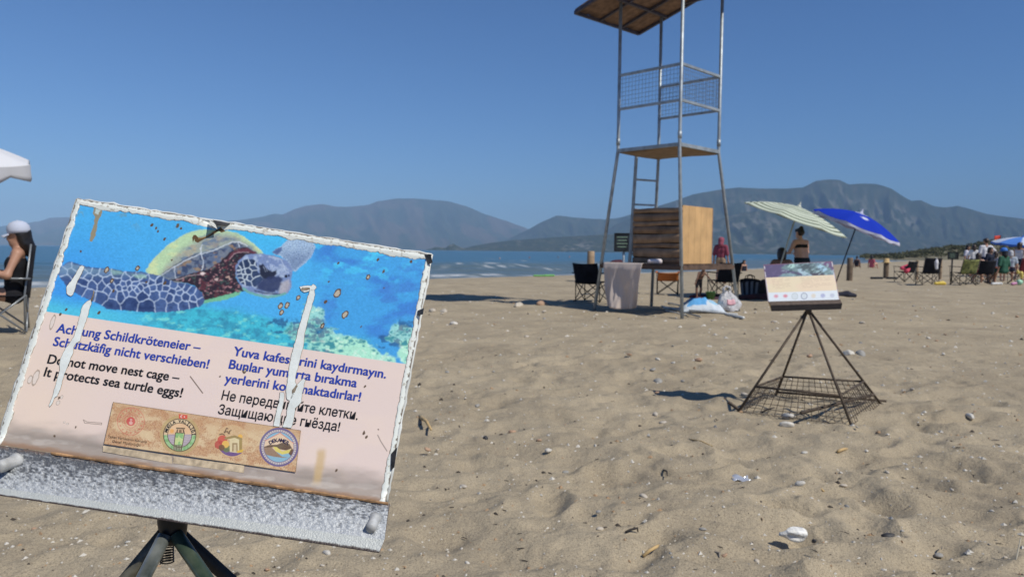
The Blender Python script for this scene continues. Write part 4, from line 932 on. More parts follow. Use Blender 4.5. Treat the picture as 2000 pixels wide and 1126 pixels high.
def cage_base(parent, apex, base, frac, wire, m_, frame_r):
    """square mesh skirt between four legs: base corners and the ring at frac of the leg from the ground"""
    mids = [b_ + (apex - b_) * frac for b_ in base]
    fr = MB()
    for i in range(4):
        fr.tube([mids[i], mids[(i + 1) % 4]], frame_r, 8)
    fr.build('ring_frame', m_, parent, True)
    for i in range(4):
        a, b_, c, d = base[i], base[(i + 1) % 4], mids[(i + 1) % 4], mids[i]; mb = MB(); nn = 15
        for k in range(1, nn): mb.tube([a + (b_ - a) * k / nn, d + (c - d) * k / nn], wire, 5)
        for k in range(0, 5): q = k / 5; mb.tube([a + (d - a) * q, b_ + (c - b_) * q], wire, 5)
        mb.build('mesh_panel', m_, parent, True)
cage_base(sign, AP, corners, 0.22, 0.0016, M_RUSTBAR, 0.005)

# ------------------------------------------------------------------ second nest cage, on the right
sign2 = thing('nest_sign', 'smaller purple and cream nest sign on rusty brown bars, standing free on open sand', 'warning sign', (*onsand(1580, 790)[:2], 0.0))
def second_sign():
    base = [onsand(*q) for q in ((1442, 803), (1662.7, 830), (1720, 788), (1515, 773))]
    mid = [(1471.5, 762.7), (1639, 781), (1686, 752), (1533.7, 736)]
    ctr = sum(base) / 4
    ap = V(1578, 603, ctr[1])
    for i, b_ in enumerate(base):
        mb = MB(); e = b_ + (b_ - ap) * 0.05
        mb.tube([ap + (b_ - ap) * 0.01, e], 0.0085, 8); mb.build('leg', M_RUSTBAR, sign2, True)
    cage_base(sign2, ap, base, 0.24, 0.0022, M_RUSTBAR, 0.0075)
    mb = MB(); m0 = base[0] + (ap - base[0]) * 0.0; mb.tube([base[1] + (ap - base[1]) * 0.12 - np.array([0.28, 0.0, 0.02]), base[2] + (ap - base[2]) * 0.10], 0.011, 7); mb.tube([base[3] + (ap - base[3]) * 0.05, base[2] + np.array([0.04, 0, 0.02])], 0.009, 7); mb.tube([base[0] + np.array([-0.05, 0.06, 0.05]), base[0] + np.array([0.02, 0, 0.0])], 0.012, 6)
    mb.build('stake', M_RUSTBAR, sign2, True)
    # board plane: leans back, faces the camera
    n_ = np.array([-0.10, -0.90, 0.42]); n_ /= np.linalg.norm(n_)
    o = V(1571, 586, ap[1] - 0.005)
    def T(px, py, h=0.0):
        r = ray(px, py); return CAM + r * (((o + n_ * h - CAM) @ n_) / (r @ n_))
    q = [np.array(a, float) for a in ((1491, 516.5), (1626, 510), (1640, 585.5), (1500.5, 589.5))]
    nu, nv = 280, 160
    u, w = np.meshgrid(np.linspace(0, 1, nu), np.linspace(0, 1, nv))
    XY = q[0] * ((1 - u) * (1 - w))[..., None] + q[1] * (u * (1 - w))[..., None] + q[2] * (u * w)[..., None] + q[3] * ((1 - u) * w)[..., None]
    X, Y = XY[..., 0], XY[..., 1]
    P = Paint(X, Y, L(236, 220, 186))
    P.mix(0.5 * ss(0.4, 0.65, fbm(u * 5, w * 3, 3, 3)), L(238, 212, 184))
    for k in range(7):
        P.mix(0.28 * ss(0.012, 0.006, np.abs(w - 0.40 - k * 0.040)) * ss(0.08, 0.1, u) * ss(0.36, 0.34, u + (0.1 if k in (2, 6) else 0)) * (vnoise(u * 60, u * 0 + k, 3) > 0.25), L(170, 140, 120))
        P.mix(0.28 * ss(0.012, 0.006, np.abs(w - 0.40 - k * 0.040)) * ss(0.48, 0.5, u) * ss(0.96, 0.9, u + (0.2 if k in (3, 6) else 0)) * (vnoise(u * 60, u * 0 + k, 5) > 0.25), L(170, 140, 120))
    P.mix(ss(0.745, 0.755, w), L(226, 234, 238))
    pic = ss(0.352, 0.345, w)
    P.mix(pic, L(88, 78, 116)); n1 = fbm(u * 9, w * 9, 4, 5); n2 = fbm(u * 22 + w * 9, w * 16, 4, 7)
    P.mix(pic * 0.5 * ss(0.5, 0.7, n2), L(104, 92, 132)); P.mix(pic * ss(0.4, 0.5, n1) * ss(0.72, 0.98, u), L(112, 76, 122))
    def pp(pts, col, soft=2.0, a=1.0, wob=2.0): d = P.sd(pts); d = d + wob * (n2 - 0.5) * 2; P.mix(a * pic * ss(soft, -soft, d), col)
    W2 = cz(1470, 500, 9.384)
    pp(W2([(520, 220), (600, 160), (760, 130), (960, 110), (1160, 105), (1280, 150), (1440, 230), (1480, 350), (1200, 360), (1040, 330), (900, 300), (760, 280), (600, 250)]), L(110, 138, 142), 2)
    pp(W2([(460, 380), (560, 320), (700, 310), (860, 350), (1000, 380)]), L(128, 158, 164), 2)
    pp(W2([(640, 200), (680, 150), (760, 140), (780, 190), (720, 220)]), L(176, 216, 206), 1.5); pp(W2([(1130, 130), (1200, 120), (1300, 180), (1380, 240), (1300, 290), (1220, 240)]), L(166, 204, 220), 1.5)
    pp(W2([(820, 240), (880, 230), (980, 290), (1100, 350), (1080, 375), (960, 360), (840, 290)]), L(168, 196, 206), 1.2, 1, 1); pp(W2([(860, 150), (960, 140), (1060, 200), (1160, 290), (1060, 280), (920, 230)]), L(70, 90, 96), 2)
    pp(W2([(1060, 320), (1180, 290), (1320, 330), (1400, 360), (1100, 360)]), L(64, 60, 80), 2); P.mix(pic * ss(0.55, 0.75, n2) * ss(0.2, 0.35, u) * 0.8, L(160, 190, 194)); P.mix(pic * ss(0.42, 0.3, n2) * ss(0.25, 0.35, u) * 0.7, L(58, 74, 90))
    for i, (c_, k) in enumerate([((222, 150, 164), 1), ((220, 130, 144), 1), ((196, 206, 206), 0.6), ((150, 160, 176), 0.5), ((224, 208, 180), 0.6), ((150, 154, 200), 0.8), ((180, 186, 206), 0.7)]):
        a = 0.12 + i * 0.131; cx = q[3][0] + (q[2][0] - q[3][0]) * a - 1.5; cy = q[3][1] + (q[2][1] - q[3][1]) * a - 10 + i * 0.1
        r_ = 5.2
        if i in (2, 3): P.ring(cx, cy, r_ * 1.1, 1.6, L(*c_), 1.0, 1); P.disc(cx, cy, r_ - 1, L(208, 218, 220), 1.5, 0.7)
        elif i in (0, 1): P.disc(cx, cy - 1, r_ * 0.8, L(*c_), 4, 0.9, 3.2)
        else: P.disc(cx, cy, r_ * 0.85, L(*c_), 3.5, 0.7, 4)
    rimd = np.minimum(np.minimum(u * 140, (1 - u) * 140), w * 78)
    P.mix(ss(2.6, 1.8, np.minimum(u, 1 - u) * 140 + 2 * (n1 - .5)) * ss(0.35, 0.55, fbm(w * 12, u * 3, 3, 8)), L(226, 226, 228)); P.mix(ss(1.5, 0.8, rimd) * 0.8, L(136, 88, 104))
    rr_ = CF * F + (X - CX)[..., None] * CR + (CY - Y)[..., None] * CU
    t = ((o + n_ * 0.002 - CAM) @ n_) / (rr_ @ n_)
    grid_obj('printed_panel', CAM + rr_ * t[..., None], M_PRINT, sign2, P.C)
    c4 = [T(*a) for a in q]; mb = MB()
    mb.add([p - n_ * 0.001 for p in c4] + [p - n_ * 0.007 for p in c4], [(0, 1, 2, 3), (7, 6, 5, 4), (0, 4, 5, 1), (1, 5, 6, 2), (2, 6, 7, 3), (3, 7, 4, 0)])
    mb.build('board', M_PLATE, sign2, True)
    # ledge: brown top flange and dark front lip, with an ochre end
    a0, a1 = T(1501, 588.5, 0.004), T(1641, 584.5, 0.004); b0, b1 = T(1505, 596, 0.03), T(1645, 592, 0.03); d0, d1 = T(1506.5, 607.5, 0.012), T(1643, 603.5, 0.012)
    mb = MB(); mb.add([a0, a1, b1, b0, a0 - n_ * 0.008, a1 - n_ * 0.008, d1, d0], [(3, 2, 1, 0), (0, 1, 5, 4), (7, 6, 5, 4)][:2] + [(4, 5, 6, 7)], 0)
    mb.add([b0, b1, d1, d0], [(3, 2, 1, 0)], 1); mb.add([a0, b0, d0, a0 - n_ * 0.008], [(0, 1, 2, 3)], 2); mb.add([a1, b1, d1, a1 - n_ * 0.008], [(3, 2, 1, 0)], 1)
    mb.build('ledge', [mat('brown flange', (0.10, 0.07, 0.05), 0.6, var=(40, 0.3)), mat('dark brown lip', (0.018, 0.013, 0.012), 0.6, var=(40, 0.4)), mat('ochre worn end', L(206, 164, 96), 0.6)], sign2, True)
    mb = MB(); mb.tube([ap - np.array([0, 0.02, 0.03]), ap + np.array([0, 0.0, 0.01])], [0.018, 0.024], 10); mb.build('hub', M_RUSTBAR, sign2, True)
second_sign()

# ------------------------------------------------------------------ lifeguard tower
TC = np.array([2.80, 13.55, 0.0]); tower = thing('lifeguard_tower', 'tall galvanised lifeguard tower with mat roof, wire railings and open platform', 'lifeguard tower', TC)
def tower_build():
    rt = 0.91; TT = {'L': TC + [-rt, 0, 0], 'F': TC + [0.0, -rt, 0], 'R': TC + [rt, 0, 0], 'B': TC + [0, rt, 0]}
    gb = {'L': G(1160, 605), 'F': G(1332.5, 620), 'R': G(1443, 607), 'B': G(1272, 599)}
    def at(k, z): p = np.array(TT[k], float); p[2] = z; return p
    ZP = 2.88
    top = {'L': 5.75, 'B': 5.72, 'F': 6.25, 'R': 6.22}
    for k in 'LFRB':
        mb = MB(); b_ = gb[k].copy(); b_[2] = gz(b_[0], b_[1]) - 0.05
        mb.tube([b_, at(k, ZP), at(k, ZP + 0.02), at(k, top[k])], 0.030, 10); mb.tube([at(k, ZP + 0.1), at(k, ZP + 0.22)], 0.036, 10)
        mb.build('leg', M_GALV, tower, True)
    def lowpt(k, z): b_ = gb[k]; t = z / ZP; return b_ * (1 - t) + at(k, ZP) * t
    # platform
    mb = MB()
    for a, b_ in ('LF', 'FR', 'RB', 'BL'): mb.bar(at(a, ZP), at(b_, ZP), 0.05, 0.06)
    mb.build('platform_frame', M_GALV, tower, True)
    M_WOOD = mat('weathered ply', (0.24, 0.165, 0.10), 0.8, var=(7, 0.3), bump=(40, 0.3, 0.003))
    mb = MB(); c = [at(k, ZP - 0.03) + (TC + [0, 0, 0] - at(k, 0)) * np.array([0.03, 0.03, 0]) for k in 'LFRB']; g = []
    for i in range(13):
        q = i / 12; e = 0.03 * (rnd.random() - 0.5)
        g.append([(c[0] * (1 - q) + c[3] * q) * (1 - w) + (c[1] * (1 - q) + c[2] * q) * w + np.array([0, 0, -0.012 * math.sin(w * 5 + q * 3)]) for w in np.linspace(-0.0, 1.0, 9)])
    mb.sheet(g, 0.022); mb.build('platform', M_WOOD, tower, True)
    # guard rails with wire mesh on three sides
    Mw = mat('railing wire', (0.20, 0.21, 0.22), 0.45, 0.6)
    for a, b_ in ('LF', 'FR', 'BR'):
        for z in (3.62, 4.22):
            mb = MB(); mb.bar(at(a, z), at(b_, z), 0.042, 0.042); r_ = mb.build('railing', M_GALV, tower, True)
        mb = MB(); n_ = 18
        for i in range(1, n_): q = i / n_; mb.tube([at(a, 3.64) * (1 - q) + at(b_, 3.64) * q, at(a, 4.2) * (1 - q) + at(b_, 4.2) * q], 0.0032, 4)
        for i in range(1, 8): z = 3.62 + 0.6 * i / 8; mb.tube([at(a, z), at(b_, z)], 0.0032, 4)
        mb.build('wire_mesh', Mw, r_, True)
    # ladder on the far left side
    l1 = V(1243, 303, 14.15); l0 = V(1229, 522, 14.3); mb = MB(); mb.bar(l1, l0 + (l0 - l1) * 0.36, 0.05, 0.04)
    lad = mb.build('ladder', M_GALV, tower, True)
    for py in (352, 400, 449, 496): 
        mb = MB(); z = HC + (493 - py) / F * 14.2
        q = (z - l0[2]) / (l1[2] - l0[2]); mb.bar(l0 + (l1 - l0) * q, lowpt('B', z), 0.04, 0.035); mb.build('rung', M_GALV, lad, True)
    # roof: reed mat on a dark frame, falling to the far left
    nrm = np.array([-0.7071, 0.7071, 0]); alg = np.array([0.7071, 0.7071, 0]); ROOFM = mat('reed mat', (0.20, 0.125, 0.085), 0.9, var=(9, 0.35), bump=(28, 0.6, 0.01)); RF = mat('dark purple frame', (0.055, 0.05, 0.075), 0.6, var=(12, 0.3))
    e0 = np.array([1.07, 13.52, 5.46]); e1 = np.array([2.45, 14.95, 5.46]); e0[2] = V(1115, 20, 13.52)[2]; e1[2] = V(1237, 62, 14.95)[2]
    run = -nrm * 2.5 + np.array([0, 0, 0.72]); e2 = e1 + run; e3 = e0 + run
    g = [[(e0 * (1 - v_) + e1 * v_) + run * u_ + np.array([0, 0, 0.012 * math.sin(v_ * 9 + u_ * 4) - 0.02 * (u_ == 0) * math.sin(v_ * 16) ** 2]) for v_ in np.linspace(0, 1, 22)] for u_ in np.linspace(0, 1, 14)]
    mb = MB(); mb.sheet(g, 0.035); rf = mb.build('roof', ROOFM, tower, True)
    dn = np.array([0, 0, -0.045])
    mb = MB(); mb.bar(e0 + dn, e1 + dn, 0.05, 0.05); mb.bar(e1 + dn, e2 + dn, 0.05, 0.05); mb.bar(e0 + dn, e3 + dn, 0.05, 0.05); mb.bar(e2 + dn, e3 + dn, 0.05, 0.05)
    for v_ in (0.36, 0.7): p = e0 * (1 - v_) + e1 * v_ + dn; mb.bar(p, p + run, 0.04, 0.045)
    p = e0 + run * 0.26 + dn; mb.bar(p, p + (e1 - e0), 0.05, 0.045)
    mb.build('roof_frame', RF, rf, True)
    mb = MB(); mb.bar(at('L', 5.68), at('B', 5.68), 0.05, 0.06); mb.bar(at('B', 5.70), at('R', 5.70), 0.05, 0.05); mb.bar(at('R', 5.72), at('F', 5.72), 0.05, 0.05); mb.bar(at('L', 5.72), at('F', 5.72), 0.05, 0.05); mb.build('tie_beam', RF, tower, True)
    # low wooden shelf between the legs
    M_SH = mat('old shelf plank', (0.10, 0.062, 0.042), 0.8, var=(9, 0.35))
    zs = 0.80; k4 = {k: lowpt(k, zs) for k in 'LFRB'}
    mb = MB()
    for a, b_ in ('LF', 'FR', 'RB', 'BL'): mb.bar(k4[a], k4[b_], 0.05, 0.07)
    mb.build('shelf_frame', M_SH, tower, True)
    mb = MB(); nn = 9
    for i in range(nn):
        q0 = (i + 0.04) / nn; q1 = (i + 0.96) / nn
        a0 = k4['L'] * (1 - q0) + k4['B'] * q0; a1 = k4['L'] * (1 - q1) + k4['B'] * q1; b0 = k4['F'] * (1 - q0) + k4['R'] * q0; b1 = k4['F'] * (1 - q1) + k4['R'] * q1
        up = np.array([0, 0, 0.036]); up2 = np.array([0, 0, 0.058 + 0.004 * rnd.random()])
        mb.add([a0 + up, a1 + up, b1 + up, b0 + up, a0 + up2, a1 + up2, b1 + up2, b0 + up2], [(0, 1, 2, 3), (7, 6, 5, 4), (0, 4, 5, 1), (1, 5, 6, 2), (2, 6, 7, 3), (3, 7, 4, 0)])
    mb.build('shelf', M_SH, tower, True)
    return k4
K4 = tower_build()

# wooden box on the shelf
def box_build():
    zb, zt = 0.862, 1.82; f = np.array([2.83, 12.42, 0]); u = np.array([-0.68, 0.735, 0]); u /= np.linalg.norm(u); v = np.array([0.672, 0.74, 0]); v /= np.linalg.norm(v)
    lu, lv = 1.02, 1.05; up = np.array([0, 0, 1.0])
    b = thing('wooden_box', 'big wooden box of dark rough boards with pale pine end, on the tower shelf', 'box', f)
    md = [mat('dark rough board', (0.25, 0.155, 0.09), 0.85, var=(5, 0.35), bump=(24, 0.5, 0.01)), mat('brown rough board', (0.33, 0.21, 0.125), 0.85, var=(6, 0.35), bump=(24, 0.5, 0.01))]
    mp_ = mat('pale pine board', (0.56, 0.35, 0.155), 0.6, var=(4, 0.16), bump=(60, 0.1, 0.002))
    mb = MB(); z = zb; i = 0; r_ = random.Random(4)
    while z < zt - 0.03:
        h = min(r_.choice([0.085, 0.11, 0.135, 0.16]), zt - z); a = f + up * (z + h / 2) + u * (lu / 2) + v * (-0.012 + r_.uniform(-0.012, 0.012))
        n_ = 24; g = []
        for k in range(2):
            g.append([f + u * (lu * t) + v * (r_.uniform(-0.016, 0.006) if 0 else -0.006 * math.sin(t * 3 + i)) + up * (z + (h - 0.010) * k + 0.006 * math.sin(t * (5 + i % 3) + i * 2.3 + k)) for t in np.linspace(0, 1, n_)])
        mb.sheet(g, 0.03, i % 2); z += h; i += 1
    mb.build('side_board', md, b, True)
    mb = MB(); w = lv / 5
    for k in range(5): mb.box(f + v * (w * (k + 0.5)) + up * (zb + zt + 0.03) / 2 + u * 0.01, (w - 0.004, 0.024, zt - zb + 0.02), (v, u, up))
    mb.build('end_board', mp_, b, True)
    mb = MB(); mb.box(f + u * (lu - 0.015) + v * lv / 2 + up * (zb + zt) / 2, (lv - 0.03, 0.024, zt - zb), (v, u, up)); mb.build('end_board', md[0], b, True)
    mb = MB(); mb.box(f + u * lu / 2 + v * (lv - 0.016) + up * (zb + zt) / 2, (lu - 0.06, 0.024, zt - zb), (u, v, up)); mb.build('side_board', md[1], b, True)
    mb = MB(); mb.box(f + u * lu / 2 + v * lv / 2 + up * (zt - 0.03), (lu - 0.06, lv - 0.07, 0.02), (u, v, up)); mb.build('lid', md[0], b, True)
    mb = MB(); mb.box(f + v * lv + u * 0.03 + up * (zb + zt) / 2, (0.022, 0.07, zt - zb + 0.03), (v, u, up)); mb.build('corner_post', md[1], b, True)
box_build()

# towel hanging over the shelf's left edge
def towel():
    a = K4['L']; b_ = K4['F']; al = (b_ - a); al[2] = 0; al /= np.linalg.norm(al); out = np.array([al[1], -al[0], 0]); out *= np.sign(out @ np.array([-1, -1, 0]))
    n1, n2 = 40, 46; g = np.zeros((n1, n2, 3))
    for j in range(n2):
        v_ = j / (n2 - 1)
        for i in range(n1):
            t = -0.25 + 1.25 * i / (n1 - 1)
            if t < 0:
                p = a + al * (0.10 + 0.86 * v_) + np.array([0, 0, 0.066]) - out * (-t) * 1.0
            else:
                dr = t * 0.80 * (0.95 + 0.06 * math.sin(v_ * 3))
                fold = t * (0.26 * (float(fbm(v_ * 5.5 + 0.5 * t, t * 1.1, 3, 17)) - 0.5) + 0.03 * math.sin(v_ * 21 + 3 * math.sin(v_ * 5 + t)))
                nar = 0.10 + 0.86 * v_ + t * (0.18 * (1 - v_) - 0.10 * v_)
                p = a + al * nar + out * (0.035 + 0.035 * min(1, t * 8) + fold + 0.05 * t) + np.array([0, 0, 0.066 - dr])
            g[i, j] = p
    mb = MB(); mb.sheet(g, 0.006)
    o = mb.build('towel', mat('pinkish grey towel', (0.80, 0.70, 0.62), 0.9, trans=0.4, bump=(160, 0.3, 0.003)))
    tag(o, 'pinkish grey striped towel hanging from the tower shelf down to the sand', 'towel')
towel()
# rolled cloth lying beside the box
mb = MB(); p = K4['L'] * 0.35 + K4['F'] * 0.65 + np.array([-0.02, 0.06, 0.10]); v_, f_ = capsules([(p, p + np.array([0.16, -0.06, 0]), 0.035, 0.045), (p + np.array([0.02, 0.05, 0.0]), p + np.array([0.12, 0.04, 0.0]), 0.03, 0.03)], 0.012); mb.add(v_, f_, smooth=True)
tag(mb.build('cloth', mat('white cloth', (0.72, 0.66, 0.66), 0.9)), 'small rolled white cloth lying on the shelf edge in front of the box', 'cloth')

# ------------------------------------------------------------------ folding chairs
M_BLK = mat('black chair cloth', (0.012, 0.013, 0.018), 0.85, var=(8, 0.4), spec=0.2); M_FR = mat('dark chair tube', (0.03, 0.028, 0.026), 0.4, 0.5); M_GREYFR = mat('grey chair tube', (0.20, 0.215, 0.225), 0.35, 0.4)
def camp_chair(label, loc, rz, cloth, frame, s=1.0, high=0.90, sag=0.05, backcloth=None, tray=False, tilt=0.16, group='folding chairs on the beach'):
    c = thing('camp_chair', label, 'camp chair', loc, rz, group); w, d, zs = 0.27 * s, 0.24 * s, 0.43 * s; H = high * s; r = 0.0105 * s
    mb = MB(); g = [[(x * w, y, zs - sag * (1 - x * x) * (1 - ((y) / d) ** 2)) for x in np.linspace(-1, 1, 9)] for y in np.linspace(-d, d, 8)]
    mb.sheet(g, 0.012); mb.build('seat', cloth, c)
    mb = MB(); g = [[(x * w, d * 0.92 + tilt * s * t + 0.045 * (1 - x * x), zs - 0.04 + (H - zs + 0.04) * t - 0.02 * (1 - x * x) * (t > 0.9)) for x in np.linspace(-1, 1, 9)] for t in np.linspace(0, 1, 8)]
    mb.sheet(g, 0.012); mb.build('backrest', backcloth or cloth, c)
    for sx in (-1, 1):
        mb = MB(); g = [[(sx * (w + 0.03 * s) + x * 0.035 * s, y, 0.62 * s - 0.01 * math.sin(3 * y)) for x in (-1, 0, 1)] for y in np.linspace(-d * 1.15, d * 1.2, 6)]
        mb.sheet(g, 0.02); mb.build('armrest', cloth if not tray else frame, c)
        mb = MB(); mb.tube([(sx * w, d * 0.95, 0.02), (sx * w, d * 0.95, zs), (sx * w, d * 0.95 + tilt * s, H)], r, 7); mb.build('back_post', frame, c)
        mb = MB(); mb.tube([(sx * w, -d, 0.02), (sx * (w + 0.02), -d * 1.05, 0.61 * s)], r, 7); mb.build('arm_post', frame, c)
        mb = MB(); mb.tube([(sx * w, -d, 0.03), (-sx * w, -d, zs)], r, 7); mb.build('leg', frame, c)
        mb = MB(); mb.tube([(sx * w, d, 0.03), (-sx * w, d, zs)], r, 7); mb.build('leg', frame, c)
        mb = MB(); mb.tube([(sx * (w + 0.012), -d, 0.03), (sx * (w + 0.012), d, zs)], r, 7); mb.build('leg', frame, c)
        mb = MB(); mb.tube([(sx * (w + 0.012), d, 0.03), (sx * (w + 0.012), -d, zs)], r, 7); mb.build('leg', frame, c)
    return c
def yaw_to(p, face):                 # local -Y looks along the direction `face`
    return math.atan2(face[0], -face[1])

# ------------------------------------------------------------------ people
SKIN = mat('tanned skin', (0.40, 0.22, 0.145), 0.5, var=(6, 0.10), spec=0.35); SKIN2 = mat('fair skin', (0.56, 0.34, 0.245), 0.5, var=(6, 0.08), spec=0.35); SKIN3 = mat('brown skin', (0.20, 0.11, 0.075), 0.5, var=(6, 0.1), spec=0.35)
HAIRB = mat('black hair', (0.010, 0.008, 0.008), 0.45, var=(20, 0.5), bump=(60, 0.5, 0.004)); HAIRN = mat('brown hair', (0.035, 0.02, 0.012), 0.5, var=(20, 0.4))
CLOTHS = {}
def cloth(name, col):
    if name not in CLOTHS: CLOTHS[name] = mat(name, col, 0.85, var=(7, 0.12), spec=0.2)
    return CLOTHS[name]
def hand_tubes(mb, wr, el, side, s, fwd, curl=0.35):
    """palm direction follows the forearm: four fingers of unequal length, bent, and a thumb from the palm's side"""
    d = wr - el; d = d / np.linalg.norm(d); a = np.cross(d, fwd); a /= np.linalg.norm(a) + 1e-9; b_ = np.cross(a, d)
    for k, (o, l) in enumerate([(-0.9, 0.062), (-0.3, 0.072), (0.3, 0.068), (0.9, 0.052)]):
        p0 = wr + d * 0.055 * s + a * o * 0.022 * s; p1 = p0 + (d * 0.85 + b_ * curl * 0.5) * l * 0.75 * s; p2 = p1 + (d * 0.7 + b_ * curl * 1.6) * l * 0.55 * s
        mb.tube([p0, p1, p2], [0.0085 * s, 0.008 * s, 0.006 * s], 6)
    p0 = wr + d * 0.025 * s - a * 0.022 * s * side; p1 = p0 + (d * 0.6 - a * 0.8 * side) * 0.04 * s; mb.tube([p0, p1, p1 + (d + b_ * 0.3) * 0.028 * s], [0.011 * s, 0.009 * s, 0.007 * s], 6)

def person(label, loc, rz, H=1.65, pose='stand', skin=SKIN, hair=HAIRB, hairlen=0.0, top=None, sleeves=0.0, topcut=(0.0, 1.0), bottom=None, botlen=0.4, lean=0.0, arms=None, fat=1.0, legs=None, group=None, vox=0.016, hat=None, headturn=0.0, nod=0.0, seat=0.44, bun=False, bra=False):
    """local frame: the figure looks along -Y"""
    s = H / 1.7
    def A(*p): return np.array(p, float) * s
    if pose in ('sit', 'ground'):
        hz = (seat if pose == 'sit' else 0.11); hip = np.array([0, 0.0, hz + 0.08 * s])
    else: hip = A(0, 0, 0.90)
    c, s_ = math.cos(lean), math.sin(lean)
    def up(x, y, z): # torso frame above the hip, leaning forward by lean
        y2, z2 = y * c - z * s_, y * s_ + z * c
        return hip + A(x, y2, z2)
    ch = [up(0, 0, 0.0), up(0, 0.0, 0.16), up(0, 0.0, 0.34), up(0, 0.01, 0.50)]
    tor = []
    for sx in (-1, 1):
        tor += [(up(sx * 0.065, 0, 0.0), up(sx * 0.055 * fat, -0.005, 0.16), 0.095 * fat * s, 0.088 * fat * s), (up(sx * 0.055 * fat, -0.005, 0.16), up(sx * 0.075, -0.008, 0.36), 0.088 * fat * s, 0.098 * s), (up(sx * 0.075, -0.008, 0.36), up(sx * 0.10, 0.005, 0.47), 0.095 * s, 0.065 * s)]
    tor += [(up(-0.14, 0.005, 0.49), up(0.14, 0.005, 0.49), 0.058 * s, 0.058 * s)]
    neck = [(up(0, 0.01, 0.50), up(0, -0.005, 0.61), 0.058 * s, 0.052 * s)]
    hc = up(0, -0.015, 0.70)
    ct, st = math.cos(headturn), math.sin(headturn); cn, sn = math.cos(nod), math.sin(nod)
    def hd(x, y, z):
        y, z = y * cn - z * sn, y * sn + z * cn
        return hc + A(x * ct - y * st, x * st + y * ct, z)
    head = [(hd(0, 0.015, 0.03), hd(0, 0.03, 0.045), 0.082 * s, 0.084 * s), (hd(0, -0.01, 0.02), hd(0, -0.03, -0.075), 0.072 * s, 0.048 * s), (hd(0, -0.075, 0.0), hd(0, -0.098, -0.028), 0.012 * s, 0.017 * s), (hd(-0.02, -0.068, -0.058), hd(0.02, -0.068, -0.058), 0.013 * s, 0.013 * s),
            (hd(0, -0.062, -0.095), hd(0, -0.066, -0.098), 0.02 * s, 0.02 * s), (hd(-0.078, 0.02, -0.005), hd(-0.082, 0.025, 0.02), 0.014 * s, 0.016 * s), (hd(0.078, 0.02, -0.005), hd(0.082, 0.025, 0.02), 0.014 * s, 0.016 * s)]
    body = tor + neck + head; thigh = []; armp = []; hands = []
    for i, sx in enumerate((-1, 1)):
        h = hip + A(sx * 0.085, 0, -0.01)
        if legs: kn, an = [hip * 0 + np.array([sx * abs(q[0]) if False else q[0], q[1], q[2]]) for q in legs[i]]
        elif pose == 'sit': kn = h + A(sx * 0.06, -0.42, 0.03); an = kn + A(0, -0.06, -(kn[2] / s - 0.08)); 
        elif pose == 'ground': kn = h + A(sx * 0.10, -0.36, 0.28); an = kn + A(0.0, -0.22, -(kn[2] / s - 0.07))
        elif pose == 'kneel': kn = h + A(sx * 0.05, -0.30, -0.42); an = kn + A(0, 0.38, -0.03)
        else: kn = h + A(sx * 0.02, -0.02 - 0.07 * (i * 2 - 1) * 0.6, -0.42); an = h + A(sx * 0.03, 0.02 + 0.10 * (i * 2 - 1) * 0.6, -0.81)
        toe = an + A(sx * 0.02, -0.15, -0.045)
        thigh.append((h, kn, 0.090 * fat * s, 0.060 * s))
        body += [(h, kn, 0.086 * fat * s, 0.055 * s), (kn, kn + (an - kn) * 0.35, 0.053 * s, 0.056 * s), (kn + (an - kn) * 0.35, an, 0.054 * s, 0.034 * s), (an, toe, 0.036 * s, 0.026 * s)]
        sh = up(sx * 0.185, 0.005, 0.485)
        if arms and arms[i] is not None: el = sh + A(*arms[i][0]); wr = el + A(*arms[i][1])
        else: el = sh + A(sx * 0.06, 0.02, -0.28); wr = el + A(sx * 0.02, -0.05, -0.245)
        body += [(sh, el, 0.050 * s * (0.6 + 0.4 * fat), 0.038 * s), (el, wr, 0.038 * s, 0.025 * s)]
        d = (wr - el) / np.linalg.norm(wr - el); body += [(wr, wr + d * 0.06 * s, 0.026 * s, 0.030 * s)]
        armp.append((sh, el)); hands.append((wr, el, sx))
    v, f = capsules(body, vox, 0.016 * s)
    mb = MB(); mb.add(v, f, smooth=True)
    for wr, el, sx in hands: hand_tubes(mb, wr, el, sx, s, np.array([sx * 0.4, -1, 0.2]))
    o = mb.build('person', skin); o.location = [float(q) for q in loc]; o.rotation_euler = (0, 0, rz); tag(o, label, 'person', group)
    def part(nm, prims, m_, g, clip=None, k=0.014):
        vv, ff = capsules(prims, vox, k * s, g * s, clip)
        if len(ff) == 0: return None
        b = MB(); b.add(vv, ff, smooth=True); return b.build(nm, m_, o)
    if top is not None:
        pr = list(tor)
        if sleeves > 0: pr += [(a, a + (b_ - a) * sleeves, 0.056 * s, 0.054 * s) for a, b_ in armp]
        axis = up(0, 0, 1) - hip; axis /= np.linalg.norm(axis); z0 = (hip + axis * topcut[0] * 0.55 * s) @ axis; z1 = (hip + axis * topcut[1] * 0.55 * s) @ axis
        part('top', pr, top, 0.010, lambda X, Y, Z: np.maximum(z0 - (X * axis[0] + Y * axis[1] + Z * axis[2]), (X * axis[0] + Y * axis[1] + Z * axis[2]) - z1))
    if bottom is not None:
        pr = [p for p in tor if p[1][2] < ch[2][2] + 0.02 and (p[0][2] + p[1][2]) / 2 < ch[2][2]][:4] + [(a, a + (b_ - a) * botlen, ra, rb) for a, b_, ra, rb in thigh]
        if pose in ('stand', 'bend'): zt = hip[2] + 0.10 * s; part('shorts', pr, bottom, 0.012, lambda X, Y, Z: Z - zt)
        else: part('shorts', pr, bottom, 0.012, lambda X, Y, Z: Z - (hip[2] + 0.13 * s))
